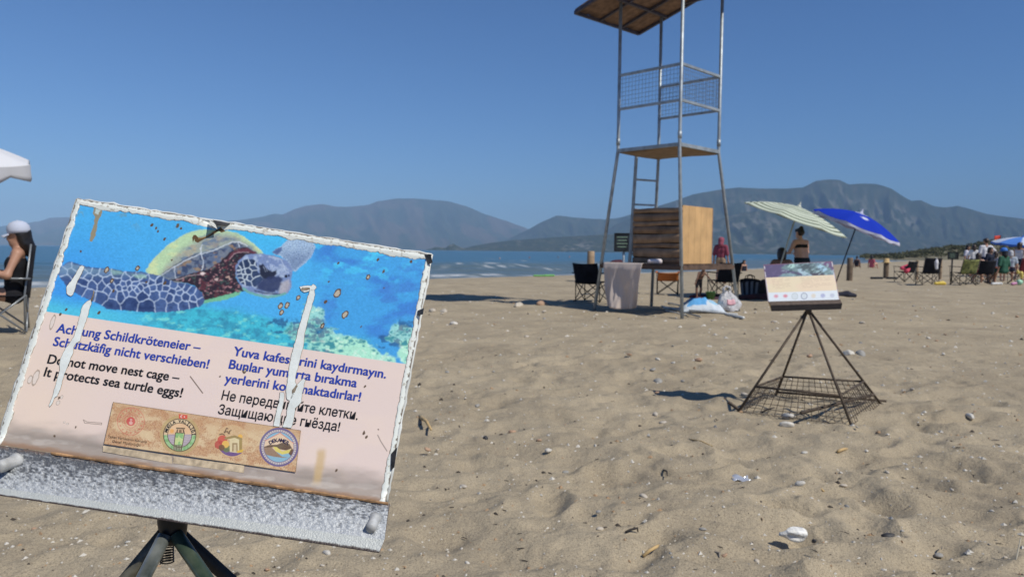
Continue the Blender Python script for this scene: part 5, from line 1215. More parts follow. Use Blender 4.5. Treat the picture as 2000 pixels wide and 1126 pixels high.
    if hair is not None:
        hp = [(hd(0, 0.03, 0.05), hd(0, 0.045, 0.03), 0.094 * s, 0.092 * s), (hd(-0.05, -0.035, 0.075), hd(0.05, -0.035, 0.075), 0.045 * s, 0.045 * s)]
        if hairlen > 0: hp += [(hd(0, 0.055, 0.02), hd(0, 0.085, -0.08 - hairlen * 0.5), 0.085 * s, 0.075 * s), (hd(0, 0.085, -0.08 - hairlen * 0.5), hd(0, 0.085, -0.08 - hairlen), 0.075 * s, 0.05 * s), (hd(-0.07, 0.03, 0.0), hd(-0.07, 0.055, -0.1), 0.035 * s, 0.03 * s), (hd(0.07, 0.03, 0.0), hd(0.07, 0.055, -0.1), 0.035 * s, 0.03 * s)]
        if bun: hp += [(hd(0, 0.06, 0.13), hd(0, 0.065, 0.14), 0.05 * s, 0.05 * s)]
        part('hair', hp, hair, 0.0)
    if hat is not None:
        m_, kind = hat
        b = MB()
        ax = [(hd(1, 0, 0) - hd(0, 0, 0)) / s, (hd(0, 1, 0) - hd(0, 0, 0)) / s, (hd(0, 0, 1) - hd(0, 0, 0)) / s]
        if kind == 'cap':
            b.lathe(hd(0, 0.018, 0.030), [(0.119 * s, 0), (0.124 * s, 0.035 * s), (0.116 * s, 0.085 * s), (0.086 * s, 0.125 * s), (0.04 * s, 0.146 * s), (0.002, 0.150 * s)], 22, ax); b.blob(hd(0, 0.018, 0.181), (0.022, 0.022, 0.014), 1, 0.0)
            g = [[hd(x * (0.100 - 0.02 * t), -0.082 - 0.085 * t * (1 - 0.35 * x * x), 0.035 - 0.028 * t - 0.02 * x * x) for x in np.linspace(-1, 1, 11)] for t in np.linspace(0, 1, 6)]
            b.sheet(g, 0.008)
        else:
            b.lathe(hd(0, 0.012, 0.04), [(0.17 * s, -0.012), (0.172 * s, 0.0), (0.108 * s, 0.014), (0.10 * s, 0.08 * s), (0.06 * s, 0.108 * s), (0.002, 0.11 * s)], 18, ax)
        b.build('hat', m_, o)
    return o

# --- woman in a folding chair at the left edge
wy = 8.7
wl = V(26, 600, wy); wl[2] = gz(wl[0], wl[1])
yl = yaw_to(None, (-0.86, -0.51))
wc = V(3, 600, wy)
camp_chair('grey framed high-backed folding chair at the left edge, under the seated woman', (wc[0], wc[1], wl[2]), yl, M_BLK, M_GREYFR, 1.06, 0.99, tray=True, tilt=0.07)
WOM = person('woman in a pale cap and black swimsuit, seated in the chair at the left edge', (wl[0] + 0.02, wl[1], wl[2]), yl, 1.66, 'sit', SKIN, HAIRB, 0.13, cloth('black swimsuit', (0.012, 0.012, 0.015)), 0.0, (0.0, 0.80), cloth('black swimsuit', (0.012, 0.012, 0.015)), 0.28, lean=-0.08, seat=0.385, vox=0.009, hat=(mat('pale blue grey cap', (0.46, 0.50, 0.60), 0.8, bump=(80, 0.2, 0.002)), 'cap'), arms=[((-0.10, -0.10, -0.25), (0.02, -0.24, 0.05)), ((0.10, -0.10, -0.25), (-0.02, -0.24, 0.05))], nod=0.1)
mb = MB(); q = WOM
# --- parasols
def parasol(label, top, axis, Rr, hh, pole_end, canopy_m, polem, n=8, cols=None, fringe=None, group='parasols on the beach', drop=0.10, twist=0.2):
    """top: where the pole meets the canopy; axis: direction of the pole's upper end"""
    top = np.array(top, float); z = np.array(axis, float); z /= np.linalg.norm(z); x = np.cross([0, 1, 0], z); x /= np.linalg.norm(x); y = np.cross(z, x)
    pe = np.array(pole_end, float)
    o = thing('parasol', label, 'parasol', (pe[0], pe[1], gz(pe[0], pe[1])), 0, group)
    nr, na = 53, n * 8
    g = np.zeros((nr, na, 3)); C = np.zeros((nr, na, 3))
    for i in range(nr):
        t = i / (nr - 1)
        for j in range(na):
            a = 2 * math.pi * j / na + twist; k = ((j % 8) / 8 - 0.5) * 2
            edge = math.cos(math.pi / n) / math.cos(k * math.pi / n)
            r = Rr * t * (edge * 0.5 + 0.5 - 0.05 * (1 - k * k) * t * t)
            zz = hh * (1 - t ** 1.75) - 0.035 * (1 - k * k) * t
            g[i, j] = top + x * r * math.cos(a) + y * r * math.sin(a) + z * zz
            C[i, j] = cols(t, j / na) if cols else (0.7, 0.7, 0.7)
    th = 0.004
    nrm = np.cross(np.gradient(g, axis=0), (np.roll(g, -1, 1) - np.roll(g, 1, 1))); nrm /= np.linalg.norm(nrm, axis=2, keepdims=True) + 1e-9
    nrm[0] = z * np.sign((nrm[2] @ z).mean())
    P = np.concatenate([g + nrm * th / 2, (g - nrm * th / 2)[::-1]]); CC = np.concatenate([C, C[::-1]])
    grid_obj('canopy', P, canopy_m, o, CC, close=True)
    if fringe:
        fm, fl = fringe; f = np.zeros((4, na, 3)); base = g[-1]; out = base - top; out -= np.outer(out @ z, z); out /= np.linalg.norm(out, axis=1, keepdims=True)
        for i in range(4):
            q_ = i / 3; wav = 0.5 + 0.5 * np.cos(np.arange(na) * math.pi * 0.5)
            dn = np.array([0, 0, -1.0]) * 0.75 - z * 0.25
            f[i] = base + dn * (fl * q_ * (0.62 + 0.38 * wav))[:, None] + out * (0.02 * q_ * np.sin(np.arange(na) * 1.7))[:, None]
        no = out * 0.002
        grid_obj('valance', np.concatenate([f + no, (f - no)[::-1]]), fm, o, close=True)
    for k in range(n):
        j = k * 8; mb = MB(); mb.tube([g[i, (j + 0) % na] - z * 0.012 for i in range(0, nr, 4)], 0.0045, 5); mb.build('rib', polem, o, True)
    mb = MB(); mb.tube([pe - (top - pe) * 0.10, top + z * (hh - 0.02)], 0.0165, 9); mb.build('pole', polem, o, True)
    mb = MB(); mb.lathe(top + z * (hh - 0.004), [(0.075, -0.012), (0.05, 0.03), (0.022, 0.06), (0.016, 0.10), (0.004, 0.125)], 10, (x, y, z)); mb.build('finial', polem if not fringe else fringe[0], o, True)
    return o
M_CAN = matc('parasol cloth', 0.8, 0.2, trans=0.28)
p0 = V(-215, 470, 8.8); p0[2] = 0
parasol('white parasol whose canopy edge reaches into the left side of the photo', V(-172, 300, 8.8), (0.10, -0.12, 1), 1.26, 0.30, (V(-187, 640, 8.8)[0], 8.8, 0), M_CAN, mat('white pole', (0.6, 0.6, 0.6), 0.4), 8, lambda t, a: (0.80, 0.81, 0.83), (mat('pale grey valance', (0.62, 0.63, 0.66), 0.85, trans=0.2), 0.20))
def stripe(t, a):
    q = (t * 9) % 1.0
    return L(214, 222, 204) if q < 0.74 else L(84, 98, 72)
gp = V(1550, 428, 17.2); ge = V(1503, 575, 17.2); ge[2] = 0
parasol('pale green striped parasol tilted over two people near the water', gp, (0.33, -0.17, 1), 1.24, 0.30, ge, M_CAN, mat('pale pole', (0.45, 0.48, 0.42), 0.4), 8, stripe, None)
bp_ = V(1670, 440, 19.6); be = V(1624, 572, 19.6); be[2] = 0
parasol('royal blue parasol with white ruffled edge on a dark slanting pole', bp_, (0.38, -0.19, 1), 1.16, 0.34, be, M_CAN, M_FR, 8, lambda t, a: (0.62, 0.66, 0.82) if t < 0.17 or (0.38 < t < 0.54 and abs(a - 0.70) < 0.035 * (1 - abs(t - 0.45) * 8)) else tuple(L(24, 60, 190)), (mat('white ruffle', (0.66, 0.68, 0.82), 0.85, trans=0.2), 0.10))
lp = V(1996, 476, 38); le = V(1990, 540, 38); le[2] = 0
parasol('light blue and white parasol cut by the right edge, above the crowded chairs', lp, (0.05, -0.10, 1), 1.35, 0.34, le, M_CAN, M_FR, 8, lambda t, a: tuple(L(96, 150, 226)) if (a * 8) % 2 < 1 else (0.66, 0.74, 0.86), (mat('blue valance', L(60, 110, 200), 0.85), 0.12))

# --- people under the parasols
def gp_(px, Y): p = V(px, 500, Y); p[2] = gz(p[0], p[1]); return p
NAVY = cloth('dark green shorts', (0.012, 0.020, 0.026))
person('woman in a black bikini seen from behind, hair in a bun, under the green parasol', gp_(1567, 17.9), yaw_to(None, (-0.35, 0.94)), 1.66, 'stand', SKIN2, HAIRB, 0.0, cloth('black bikini', (0.014, 0.016, 0.015)), 0, (0.60, 0.76), NAVY, 0.30, lean=0.16, fat=1.22, bun=True, arms=[((-0.09, -0.07, -0.25), (0.10, -0.24, -0.03)), ((0.09, -0.07, -0.25), (-0.10, -0.24, -0.03))], vox=0.014)
person('bare-backed person with short dark curly hair sitting by the green parasol pole', gp_(1528, 17.3), yaw_to(None, (0.25, 0.95)), 1.7, 'sit', SKIN3, HAIRB, 0.06, None, 0, (0, 1), cloth('dark trunks', (0.02, 0.02, 0.025)), 0.6, lean=0.22, seat=0.32, arms=[((-0.16, -0.10, -0.20), (-0.04, -0.20, 0.02)), ((0.12, -0.14, -0.2), (-0.02, -0.2, 0.05))], vox=0.015)
camp_chair('low dark folding seat beneath the bare-backed person by the green parasol', gp_(1526, 17.3), yaw_to(None, (0.25, 0.95)), M_BLK, M_FR, 0.8, 0.62)
PINK = cloth('pink beach robe', (0.24, 0.055, 0.085))
person('person in a pink hooded robe standing near the water behind the tower', gp_(1408, 25.5), yaw_to(None, (0.5, 0.8)), 1.58, 'stand', SKIN, mat('pink hood', (0.27, 0.065, 0.10), 0.85), 0.10, PINK, 1.0, (0, 1.1), cloth('tan shorts', (0.34, 0.24, 0.16)), 0.8, vox=0.02)
person('small child bending forward bare-chested under the tower, reaching to a green bucket', gp_(1366, 17.4), yaw_to(None, (0.35, -0.9)), 0.78, 'bend', SKIN3, HAIRB, 0.0, None, 0, (0, 1), cloth('dark swim shorts', (0.03, 0.028, 0.034)), 0.7, lean=0.55, arms=[((-0.12, -0.05, -0.26), (-0.10, -0.02, -0.24)), ((0.10, -0.18, -0.22), (0.14, -0.12, -0.22))], vox=0.012)
person('bather standing waist-deep in the sea between the tower and the green parasol', V(1453, 526, 47) * [1, 1, 0] + [0, 0, -1.0], 0.4, 1.62, 'stand', SKIN, HAIRB, 0.04, cloth('dark swim top', (0.02, 0.02, 0.03)), 0, (0, 0.8), None, vox=0.026)
person('bather sitting at the waterline just right of the tallest log post', gp_(1674, 60), 2.6, 1.6, 'ground', SKIN3, HAIRB, 0.0, cloth('dark swim top', (0.02, 0.02, 0.03)), 0, (0, 0.9), None, vox=0.026)
person('person in a pink top sitting at the waterline beside the straw hat post', gp_(1703, 58), 2.2, 1.7, 'ground', SKIN2, HAIRB, 0.05, cloth('bright pink top', (0.55, 0.12, 0.16)), 0.6, (0, 1), cloth('bright pink top', (0.55, 0.12, 0.16)), 0.4, vox=0.026)
WHT = cloth('white shirt', (0.66, 0.66, 0.68)); GRY = cloth('grey shirt', (0.34, 0.36, 0.42)); DKB = cloth('dark blue shirt', (0.02, 0.025, 0.045))
person('person in a pale lilac shirt, leftmost standing figure of the crowd at right', gp_(1890, 40), 0.5, 1.62, 'stand', SKIN, HAIRB, 0.05, cloth('lilac shirt', (0.56, 0.56, 0.64)), 0.8, (0, 1), cloth('dark trousers', (0.03, 0.03, 0.04)), 0.9, vox=0.026)
person('person in a bright white shirt standing second from left in the crowd', gp_(1902, 38), 2.8, 1.60, 'stand', SKIN, HAIRN, 0.08, cloth('bright white shirt', (0.74, 0.74, 0.72)), 0.7, (0, 1), cloth('dark trousers', (0.03, 0.03, 0.04)), 0.9, vox=0.026)
person('tan bare-shouldered person seated below the white shirts at right', gp_(1911, 29), 2.6, 1.6, 'sit', SKIN2, HAIRN, 0.08, cloth('sand dress', (0.42, 0.28, 0.2)), 0, (0, 0.7), cloth('maroon shorts', (0.10, 0.015, 0.02)), 0.7, lean=0.25, seat=0.36, vox=0.02)
person('tall person in a loose white tee and navy shorts, highest head in the crowd', gp_(1925, 32), yaw_to(None, (0.1, 0.95)), 1.80, 'stand', SKIN, HAIRN, 0.0, WHT, 0.9, (0, 1), cloth('navy shorts', (0.02, 0.025, 0.05)), 0.9, vox=0.02, arms=[((-0.20, -0.05, -0.20), (-0.03, -0.15, -0.17)), None])
person('boy in a dark printed tee and dark trousers standing in front of the crowd', gp_(1934, 28), 0.4, 1.38, 'stand', SKIN, HAIRB, 0.02, DKB, 0.8, (0, 1), cloth('dark trousers', (0.03, 0.03, 0.04)), 1.0, vox=0.018)
person('person in grey with an orange bag behind the boy at right', gp_(1945, 31), 2.4, 1.55, 'sit', SKIN2, HAIRN, 0.05, GRY, 0.8, (0, 1), cloth('orange cloth', (0.62, 0.16, 0.05)), 0.7, seat=0.44, vox=0.022)
person('person in a green patterned robe and blue cap sitting at right', gp_(1962, 27.5), yaw_to(None, (-0.3, 0.9)), 1.66, 'sit', SKIN, HAIRB, 0.08, cloth('green patterned robe', (0.03, 0.10, 0.065)), 1.0, (0, 1), cloth('green patterned robe', (0.03, 0.10, 0.065)), 0.9, lean=0.05, seat=0.42, vox=0.018, hat=(mat('blue cap', L(60, 120, 200), 0.8), 'cap'))
person('grey-haired person in pale blue half hidden beside the blue cap', gp_(1974, 31), 2.7, 1.62, 'sit', SKIN2, mat('grey hair', (0.42, 0.43, 0.45), 0.7), 0.03, cloth('pale blue top', (0.4, 0.46, 0.52)), 0.7, (0, 1), DKB, 0.6, seat=0.46, vox=0.022)
person('pink-shouldered person in a white vest at the right edge behind the red chair', gp_(1991, 33), 2.2, 1.66, 'stand', SKIN2, HAIRN, 0.06, WHT, 0.0, (0, 0.9), cloth('navy shorts', (0.02, 0.025, 0.05)), 0.5, vox=0.022)

# --- chairs
camp_chair('black folding chair with burgundy headrest left of the tower, beside the towel', (*G(1156, 590)[:2], 0), R(150), M_BLK, M_FR, 1.0, 0.82)
mb = MB(); q = V(1196, 514, 15.2); v_, f_ = capsules([(q, q + np.array([0.16, 0.02, 0.02]), 0.05, 0.06), (q + np.array([-0.02, 0, -0.22]), q + np.array([0.06, 0, -0.02]), 0.07, 0.08)], 0.018); mb.add(v_, f_, smooth=True)
tag(mb.build('jacket', mat('burgundy jacket', (0.07, 0.012, 0.022), 0.85, var=(8, 0.4))), 'dark burgundy jacket thrown over the black chair left of the towel', 'jacket')
camp_chair('orange folding stool chair seen under the tower shelf', gp_(1305, 18.6), R(170), mat('orange cloth', (0.55, 0.17, 0.035), 0.8, trans=0.15), M_FR, 0.92, 0.62)
camp_chair('black folding chair under the right end of the tower shelf', gp_(1414, 17.8), R(190), M_BLK, M_FR, 1.0, 0.86)
camp_chair('black folding chair draped with a pink towel beside the straw hat post', gp_(1768, 29.5), R(205), M_BLK, M_FR, 1.0, 0.84)
camp_chair('plain black folding chair facing the sea, right of the pink towel chair', gp_(1813, 26.8), R(176), M_BLK, M_FR, 1.06, 0.93)
SGY = mat('green and yellow striped cloth', (0.05, 0.08, 0.03), 0.85, var=(9, 0.5, (0.30, 0.32, 0.10)))
camp_chair('black folding chair with a green and yellow striped towel on its back', gp_(1883, 26.6), R(184), M_BLK, M_FR, 1.1, 0.86, backcloth=SGY)
camp_chair('black folding chair behind the boy in the dark tee', gp_(1921, 27.6), R(172), M_BLK, M_FR, 1.0, 0.9)
camp_chair('dark red folding chair cut by the right edge of the photo', gp_(1994, 28.5), R(185), mat('dark red cloth', (0.14, 0.012, 0.02), 0.85), M_FR, 1.06, 0.95)
mb = MB(); q = gp_(1770, 29.3) + [0, 0, 0.62]; v_, f_ = capsules([(q + [-0.2, -0.1, -0.05], q + [0.22, -0.05, 0.12], 0.08, 0.06), (q + [-0.02, -0.1, -0.15], q + [0.1, -0.05, 0.0], 0.10, 0.08)], 0.02); mb.add(v_, f_, smooth=True)
tag(mb.build('towel', mat('hot pink towel', (0.60, 0.07, 0.12), 0.9)), 'bunched hot pink towel on the chair beside the straw hat post', 'towel')
mb = MB(); q = gp_(1829, 26.4) + [0, 0, 0.80]; v_, f_ = capsules([(q, q + [0.0, 0, 0.12], 0.06, 0.05), (q + [0.02, 0, -0.2], q, 0.05, 0.06)], 0.018); mb.add(v_, f_, smooth=True)
tag(mb.build('cloth', mat('white cloth', (0.7, 0.7, 0.72), 0.9)), 'crumpled white cloth hanging on the plain black chair facing the sea', 'cloth')

# --- log posts
M_LOG = mat('sun-bleached log', (0.30, 0.215, 0.135), 0.85, var=(5, 0.35), bump=(30, 0.4, 0.01)); M_LOGD = mat('dark weathered log', (0.16, 0.115, 0.075), 0.85, var=(5, 0.35))
def post(px, pyt, pyb, wpx, label, m_=M_LOG, tilt=0.0):
    p = onsand(px, pyb); d = p[1]; h = V(px, pyt, d)[2] - p[2]; r = wpx / 2 / F * d
    mb = MB(); mb.lathe((0, 0, 0), [(r * 1.05, -0.15), (r, 0.0), (r * 1.02, h * 0.5), (r * 0.97, h - 0.02), (r * 0.86, h)], 14)
    o = mb.build('log_post', m_); o.location = [float(a) for a in p]; o.rotation_euler = (0, tilt, 0.4); tag(o, label, 'post', 'log posts along the beach'); return o, p, h, r
post(1153, 490, 548, 14.5, 'pale thick log post left of the tower, behind the black chair', tilt=0.01)
post(1659, 503, 548, 11, 'brown log post standing alone just right of the blue parasol pole', M_LOGD)
_, pp_, ph_, pr_ = post(1730, 509, 543, 9.5, 'log post wearing a straw hat', M_LOGD)
post(1790, 508, 545, 5.5, 'thin pale post between the pink towel chair and the plain black chair')
post(1836, 505, 545, 5.5, 'slim post directly right of the plain black chair')
mb = MB(); mb.lathe((0, 0, 0), [(0.20, 0.0), (0.205, 0.02), (0.13, 0.04), (0.125, 0.16), (0.09, 0.20), (0.01, 0.205)], 18)
o = mb.build('straw_hat', mat('straw', (0.55, 0.38, 0.17), 0.8, var=(30, 0.2))); o.location = (float(pp_[0]), float(pp_[1]), float(pp_[2] + ph_ - 0.09)); tag(o, 'straw hat hung on top of a log post near the water', 'hat')
# notice boards
def notice(px0, py0, px1, py1, pyb, Y, label, colr, pmat):
    a = V(px0, py0, Y); b_ = V(px1, py1, Y); c = (a + b_) / 2; gzv = gz(c[0], c[1])
    o = thing('notice_board', label, 'notice board', (c[0], c[1], gzv)); w, h = abs(b_[0] - a[0]), abs(a[2] - b_[2])
    mb = MB(); mb.box(c, (w, 0.03, h)); mb.build('panel', colr, o, True, bevel=0.004)
    mb = MB()
    for sx in (-1, 1): mb.box(c + [sx * (w / 2 + 0.012), -0.004, 0], (0.03, 0.05, h + 0.05))
    for sz in (-1, 1): mb.box(c + [0, -0.004, sz * (h / 2 + 0.012)], (w - 0.006, 0.05, 0.03))
    mb.build('frame', M_BLACKM, o, True)
    mb = MB()
    for k in range(4): mb.box(c + [-w * 0.12, -0.0185, h * (0.32 - 0.2 * k)], (w * (0.6 - 0.1 * (k % 2)), 0.004, h * 0.05))
    mb.build('lettering', mat('pale green print', (0.20, 0.30, 0.22), 0.6), o, True)
    mb = MB(); mb.tube([(c[0], c[1] + 0.045, gzv - 0.1), (c[0], c[1] + 0.045, c[2] + h / 2)], 0.03, 9); mb.build('post', pmat, o, True)
notice(1202, 457, 1236, 489, 560, 17.5, 'dark framed notice board with green print behind the tower box', mat('dark board', (0.02, 0.026, 0.03), 0.4, var=(6, 0.5)), M_GALV)
notice(1853, 493, 1870, 505, 545, 30, 'small black notice board on a post left of the striped towel chair', mat('black board', (0.014, 0.018, 0.014), 0.5), M_BLACKM)

# --- things lying under and around the tower
def lump(name, label, cat, prims, m_, vox=0.016, k=0.02, group=None):
    v_, f_ = capsules(prims, vox, k); mb = MB(); mb.add(v_, f_, smooth=True); return tag(mb.build(name, m_), label, cat, group)
M_PBAG = mat('white plastic bag', (0.72, 0.72, 0.74), 0.35, bump=(26, 1.0, 0.03), trans=0.25, var=(5, 0.15))
def plastic_bag():
    b = onsand(1425, 607) + [0.02, 0.1, 0]; o = thing('plastic_bag', 'white plastic carrier bag with pink patch standing by the right tower leg', 'carrier bag', b)
    g = []
    for i in range(16):
        t = i / 15; row = []
        for j in range(40):
            a = 2 * math.pi * j / 40; r = (0.17 + 0.05 * math.sin(t * 3.0)) * (1 - 0.72 * t ** 2.2) * (1 + 0.10 * math.sin(3 * a + 5 * t) + 0.06 * math.sin(7 * a - 9 * t))
            row.append((b[0] + r * math.cos(a) * 1.05 - 0.04 * t, b[1] + r * 0.75 * math.sin(a), b[2] + 0.36 * t + 0.012 * math.sin(5 * a)))
        g.append(row)
    grid_obj('sack', np.array(g), M_PBAG, o, close=True)
    mb = MB(); c = b + [-0.05, 0, 0.34]; mb.tube([c + [-0.05, 0, 0], c + [-0.07, 0, 0.07], c + [-0.02, -0.01, 0.11], c + [0.05, -0.01, 0.09], c + [0.06, 0, 0.0]], [0.03, 0.022, 0.016, 0.022, 0.03], 8); mb.build('handle', M_PBAG, o, True)
    mb = MB(); g2 = np.array(g)[5:10, 28:34] + np.array([0.0, -0.008, 0]); mb.sheet(g2, 0.003); mb.build('printed_patch', mat('pink print', (0.62, 0.34, 0.38), 0.5), o, True)
plastic_bag()
def blue_bundle():
    c = onsand(1374, 610) + [0, 0.2, 0]; o = thing('tent_bundle', 'crumpled light blue and white canvas bundle on the sand under the tower', 'canvas bundle', c)
    x = np.array([1.0, 0, 0]); y = np.array([0, 1.0, 0])
    n1, n2 = 26, 40; g = np.zeros((n1, n2, 3)); C = np.zeros((n1, n2, 3))
    for i in range(n1):
        for j in range(n2):
            u = i / (n1 - 1) * 2 - 1; v = j / (n2 - 1) * 2 - 1; h = max(0, (1 - abs(u) ** 2.2)) * max(0, 1 - abs(v) ** 2.6)
            z = 0.23 * h ** 0.7 * (0.75 + 0.5 * float(fbm(u * 1.6 + 3, v * 2.2, 3, 5))) + 0.05 * (float(fbm(u * 4, v * 5, 3, 9)) - 0.5)
            g[i, j] = c + x * v * 0.40 + y * u * 0.24 + np.array([0, 0, max(0.012, z)])
            C[i, j] = L(104, 178, 236) if -0.55 < v - 0.25 * u < 0.30 and u > -0.72 else L(214, 224, 232)
            if v > 0.30 and u > -0.5 and v < 0.8: C[i, j] = L(160, 206, 234)
    mb = MB(); mb.sheet(g, 0.008); k = len(g.reshape(-1, 3)); mb.c = [tuple(q) for q in np.vstack([C.reshape(-1, 3)] * 2)]
    mb.build('canvas', matc('light canvas', 0.7, 0.3, trans=0.15, bump=(30, 0.6, 0.012)), o, True)
blue_bundle()
def poles():
    Mp = mat('white enamel pole', (0.58, 0.60, 0.58), 0.35, 0.1, var=(12, 0.2)); Mg = mat('grey pole', (0.25, 0.27, 0.27), 0.4, 0.4)
    for k, (a, b_, r, m_, lab) in enumerate([((1292, 600), (1368, 622), 0.013, Mg, 'thin grey tent pole lying nearest the front tower leg'), ((1296, 604), (1440, 617), 0.016, Mp, 'longest white tent pole lying in front of the blue bundle'), ((1390, 611), (1452, 624), 0.024, Mp, 'thick white pole end pointing right beside the carrier bag'), ((1305, 594), (1352, 604), 0.013, Mg, 'short grey pole lying behind the other tent poles'), ((1300, 609), (1340, 618), 0.011, Mp, 'short white pole lying left of the front tower leg')]):
        p = onsand(*a) + [0, 0, 0.03]; q = onsand(*b_) + [0, 0, 0.03]; mb = MB(); mb.tube([p, (p + q) / 2, q], r, 9)
        o = mb.build('tent_pole', m_); tag(o, lab, 'pole', 'tent poles lying under the tower')
poles()
lump('bucket_mat', 'dark purple and red beach mat spread under the child', 'beach mat', [(gp_(1352, 17.6) + [0, 0, 0.02], gp_(1412, 17.6) + [0, 0, 0.02], 0.05, 0.05), (gp_(1362, 17.0) + [0, 0, 0.01], gp_(1418, 17.1) + [0, 0, 0.01], 0.045, 0.045), (gp_(1358, 18.2) + [0, 0, 0.01], gp_(1410, 18.2) + [0, 0, 0.01], 0.045, 0.045)], mat('purple mat', (0.05, 0.028, 0.06), 0.9, var=(3, 0.3, (0.12, 0.03, 0.04))), 0.02, 0.06).name = 'beach_mat'
mb = MB(); q = gp_(1390, 17.0); mb.lathe((0, 0, 0), [(0.085, 0), (0.115, 0.17), (0.122, 0.175), (0.118, 0.18), (0.105, 0.17), (0.075, 0.015)], 16)
o = mb.build('bucket', mat('green plastic', (0.035, 0.13, 0.03), 0.4)); o.location = [float(a) for a in q]; tag(o, 'green plastic bucket on the mat by the child', 'bucket')
def tote():
    p = gp_(1466, 18.2); o = thing('tote_bag', 'grey and black striped tote bag standing on the sand right of the tower', 'tote bag', p)
    mb = MB(); g = []; 
    for i in range(10):
        t = i / 9; row = []
        for j in range(48):
            a = 2 * math.pi * j / 48; r = 1 / (abs(math.cos(a)) ** 4 + abs(math.sin(a)) ** 4) ** 0.25
            row.append((p[0] + r * math.cos(a) * (0.19 + 0.05 * t), p[1] + r * math.sin(a) * 0.11, p[2] + 0.42 * t - (0.03 * math.cos(2 * a) * t)))
        g.append(row)
    C = np.array([[L(34, 38, 46) if (j // 2) % 2 else L(128, 136, 146) for j in range(48)] for i in range(10)]); C[-2:] = L(30, 32, 38)
    grid_obj('sack', np.array(g), matc('striped canvas', 0.85, 0.2), o, C, close=True)
    for sy in (-1, 1):
        mb = MB(); mb.tube([p + [-0.1, sy * 0.1, 0.38], p + [-0.08, sy * 0.08, 0.5], p + [0.0, sy * 0.06, 0.54], p + [0.08, sy * 0.08, 0.5], p + [0.1, sy * 0.1, 0.38]], 0.012, 6); mb.build('strap', M_BLK, o, True)
tote()
q = gp_(1492, 18.4); lump('bag', 'dark brown beach bag slumped between the tote and the small nest sign', 'bag', [(q + [-0.08, 0, 0.12], q + [0.1, 0, 0.16], 0.12, 0.12), (q + [-0.06, 0, 0.3], q + [0.02, 0, 0.36], 0.10, 0.09)], mat('dark brown bag', (0.022, 0.014, 0.014), 0.7, bump=(12, 0.6, 0.02)))
q = gp_(1486, 17.4); lump('cloth_heap', 'low heap of black and red cloth lying in front of the tote bag', 'cloth', [(q + [-0.45, 0, 0.03], q + [-0.1, 0.0, 0.05], 0.06, 0.07), (q + [-0.1, 0, 0.04], q + [0.2, 0, 0.06], 0.07, 0.09), (q + [0.1, -0.1, 0.03], q + [0.22, -0.1, 0.05], 0.06, 0.07)], mat('black red cloth', (0.02, 0.014, 0.018), 0.9, var=(5, 0.3, (0.07, 0.018, 0.022))), k=0.03)
q = gp_(1657, 19.0); lump('towel_heap', 'navy towel heap lying right of the small nest sign board', 'towel', [(q + [-0.25, 0, 0.04], q + [0.0, 0.0, 0.06], 0.07, 0.08), (q + [0, 0, 0.05], q + [0.2, 0, 0.03], 0.08, 0.05)], mat('navy towel', (0.016, 0.018, 0.032), 0.9), k=0.03)
q = gp_(1715, 33); lump('flip_flops', 'dark cloth strip lying left of the straw hat post', 'cloth', [(q + [-0.25, 0, 0.05], q + [0.2, 0, 0.05], 0.06, 0.06)], mat('dark cloth', (0.015, 0.017, 0.022), 0.9)).name = 'dark_cloth'
q = gp_(1743, 33); lump('dark_cloth', 'dark cloth strip lying right of the straw hat post', 'cloth', [(q + [-0.2, 0, 0.05], q + [0.2, 0, 0.04], 0.055, 0.06)], mat('dark cloth', (0.015, 0.017, 0.022), 0.9))
q = gp_(1838, 26.2); lump('beach_toy', 'yellow plastic beach toy lying right of the plain black chair', 'toy', [(q + [-0.16, 0, 0.05], q + [0.16, 0, 0.05], 0.05, 0.055), (q + [0.0, 0, 0.06], q + [0.1, 0, 0.09], 0.05, 0.05)], mat('yellow plastic', (0.66, 0.48, 0.06), 0.5))
q = gp_(1947, 27.2); lump('shoes', 'pair of white shoes on the sand before the boy', 'shoes', [(q + [-0.12, 0, 0.04], q + [0.06, 0, 0.05], 0.05, 0.05), (q + [0.08, 0.1, 0.04], q + [0.24, 0.06, 0.05], 0.05, 0.05)], mat('white canvas', (0.68, 0.68, 0.66), 0.8))
q = gp_(1993, 27.4); lump('ball', 'mint green ball on the sand under the red chair', 'ball', [(q + [0, 0, 0.1], q + [0.02, 0, 0.1], 0.10, 0.10)], mat('mint plastic', (0.36, 0.66, 0.46), 0.5))
q = gp_(1983, 27.2); lump('beach_toy', 'pink plastic toy beside the mint green ball', 'toy', [(q + [-0.06, 0, 0.05], q + [0.06, 0, 0.07], 0.05, 0.05)], mat('pink plastic', (0.62, 0.26, 0.44), 0.5))
q = gp_(1989, 28.1) + [0, 0, 0.42]; lump('beach_toy', 'yellow rubber ring hanging at the red chair', 'toy', [(q + [0, -0.2, 0], q + [0.03, -0.2, -0.16], 0.07, 0.05)], mat('yellow rubber', (0.70, 0.56, 0.14), 0.5))
q = gp_(1982, 27.8) + [0, 0, 0.50]; lump('beach_toy', 'small yellow toy hanging beside the yellow ring', 'toy', [(q + [0, -0.2, 0], q + [0.02, -0.2, -0.05], 0.05, 0.05)], mat('yellow rubber', (0.70, 0.56, 0.14), 0.5))
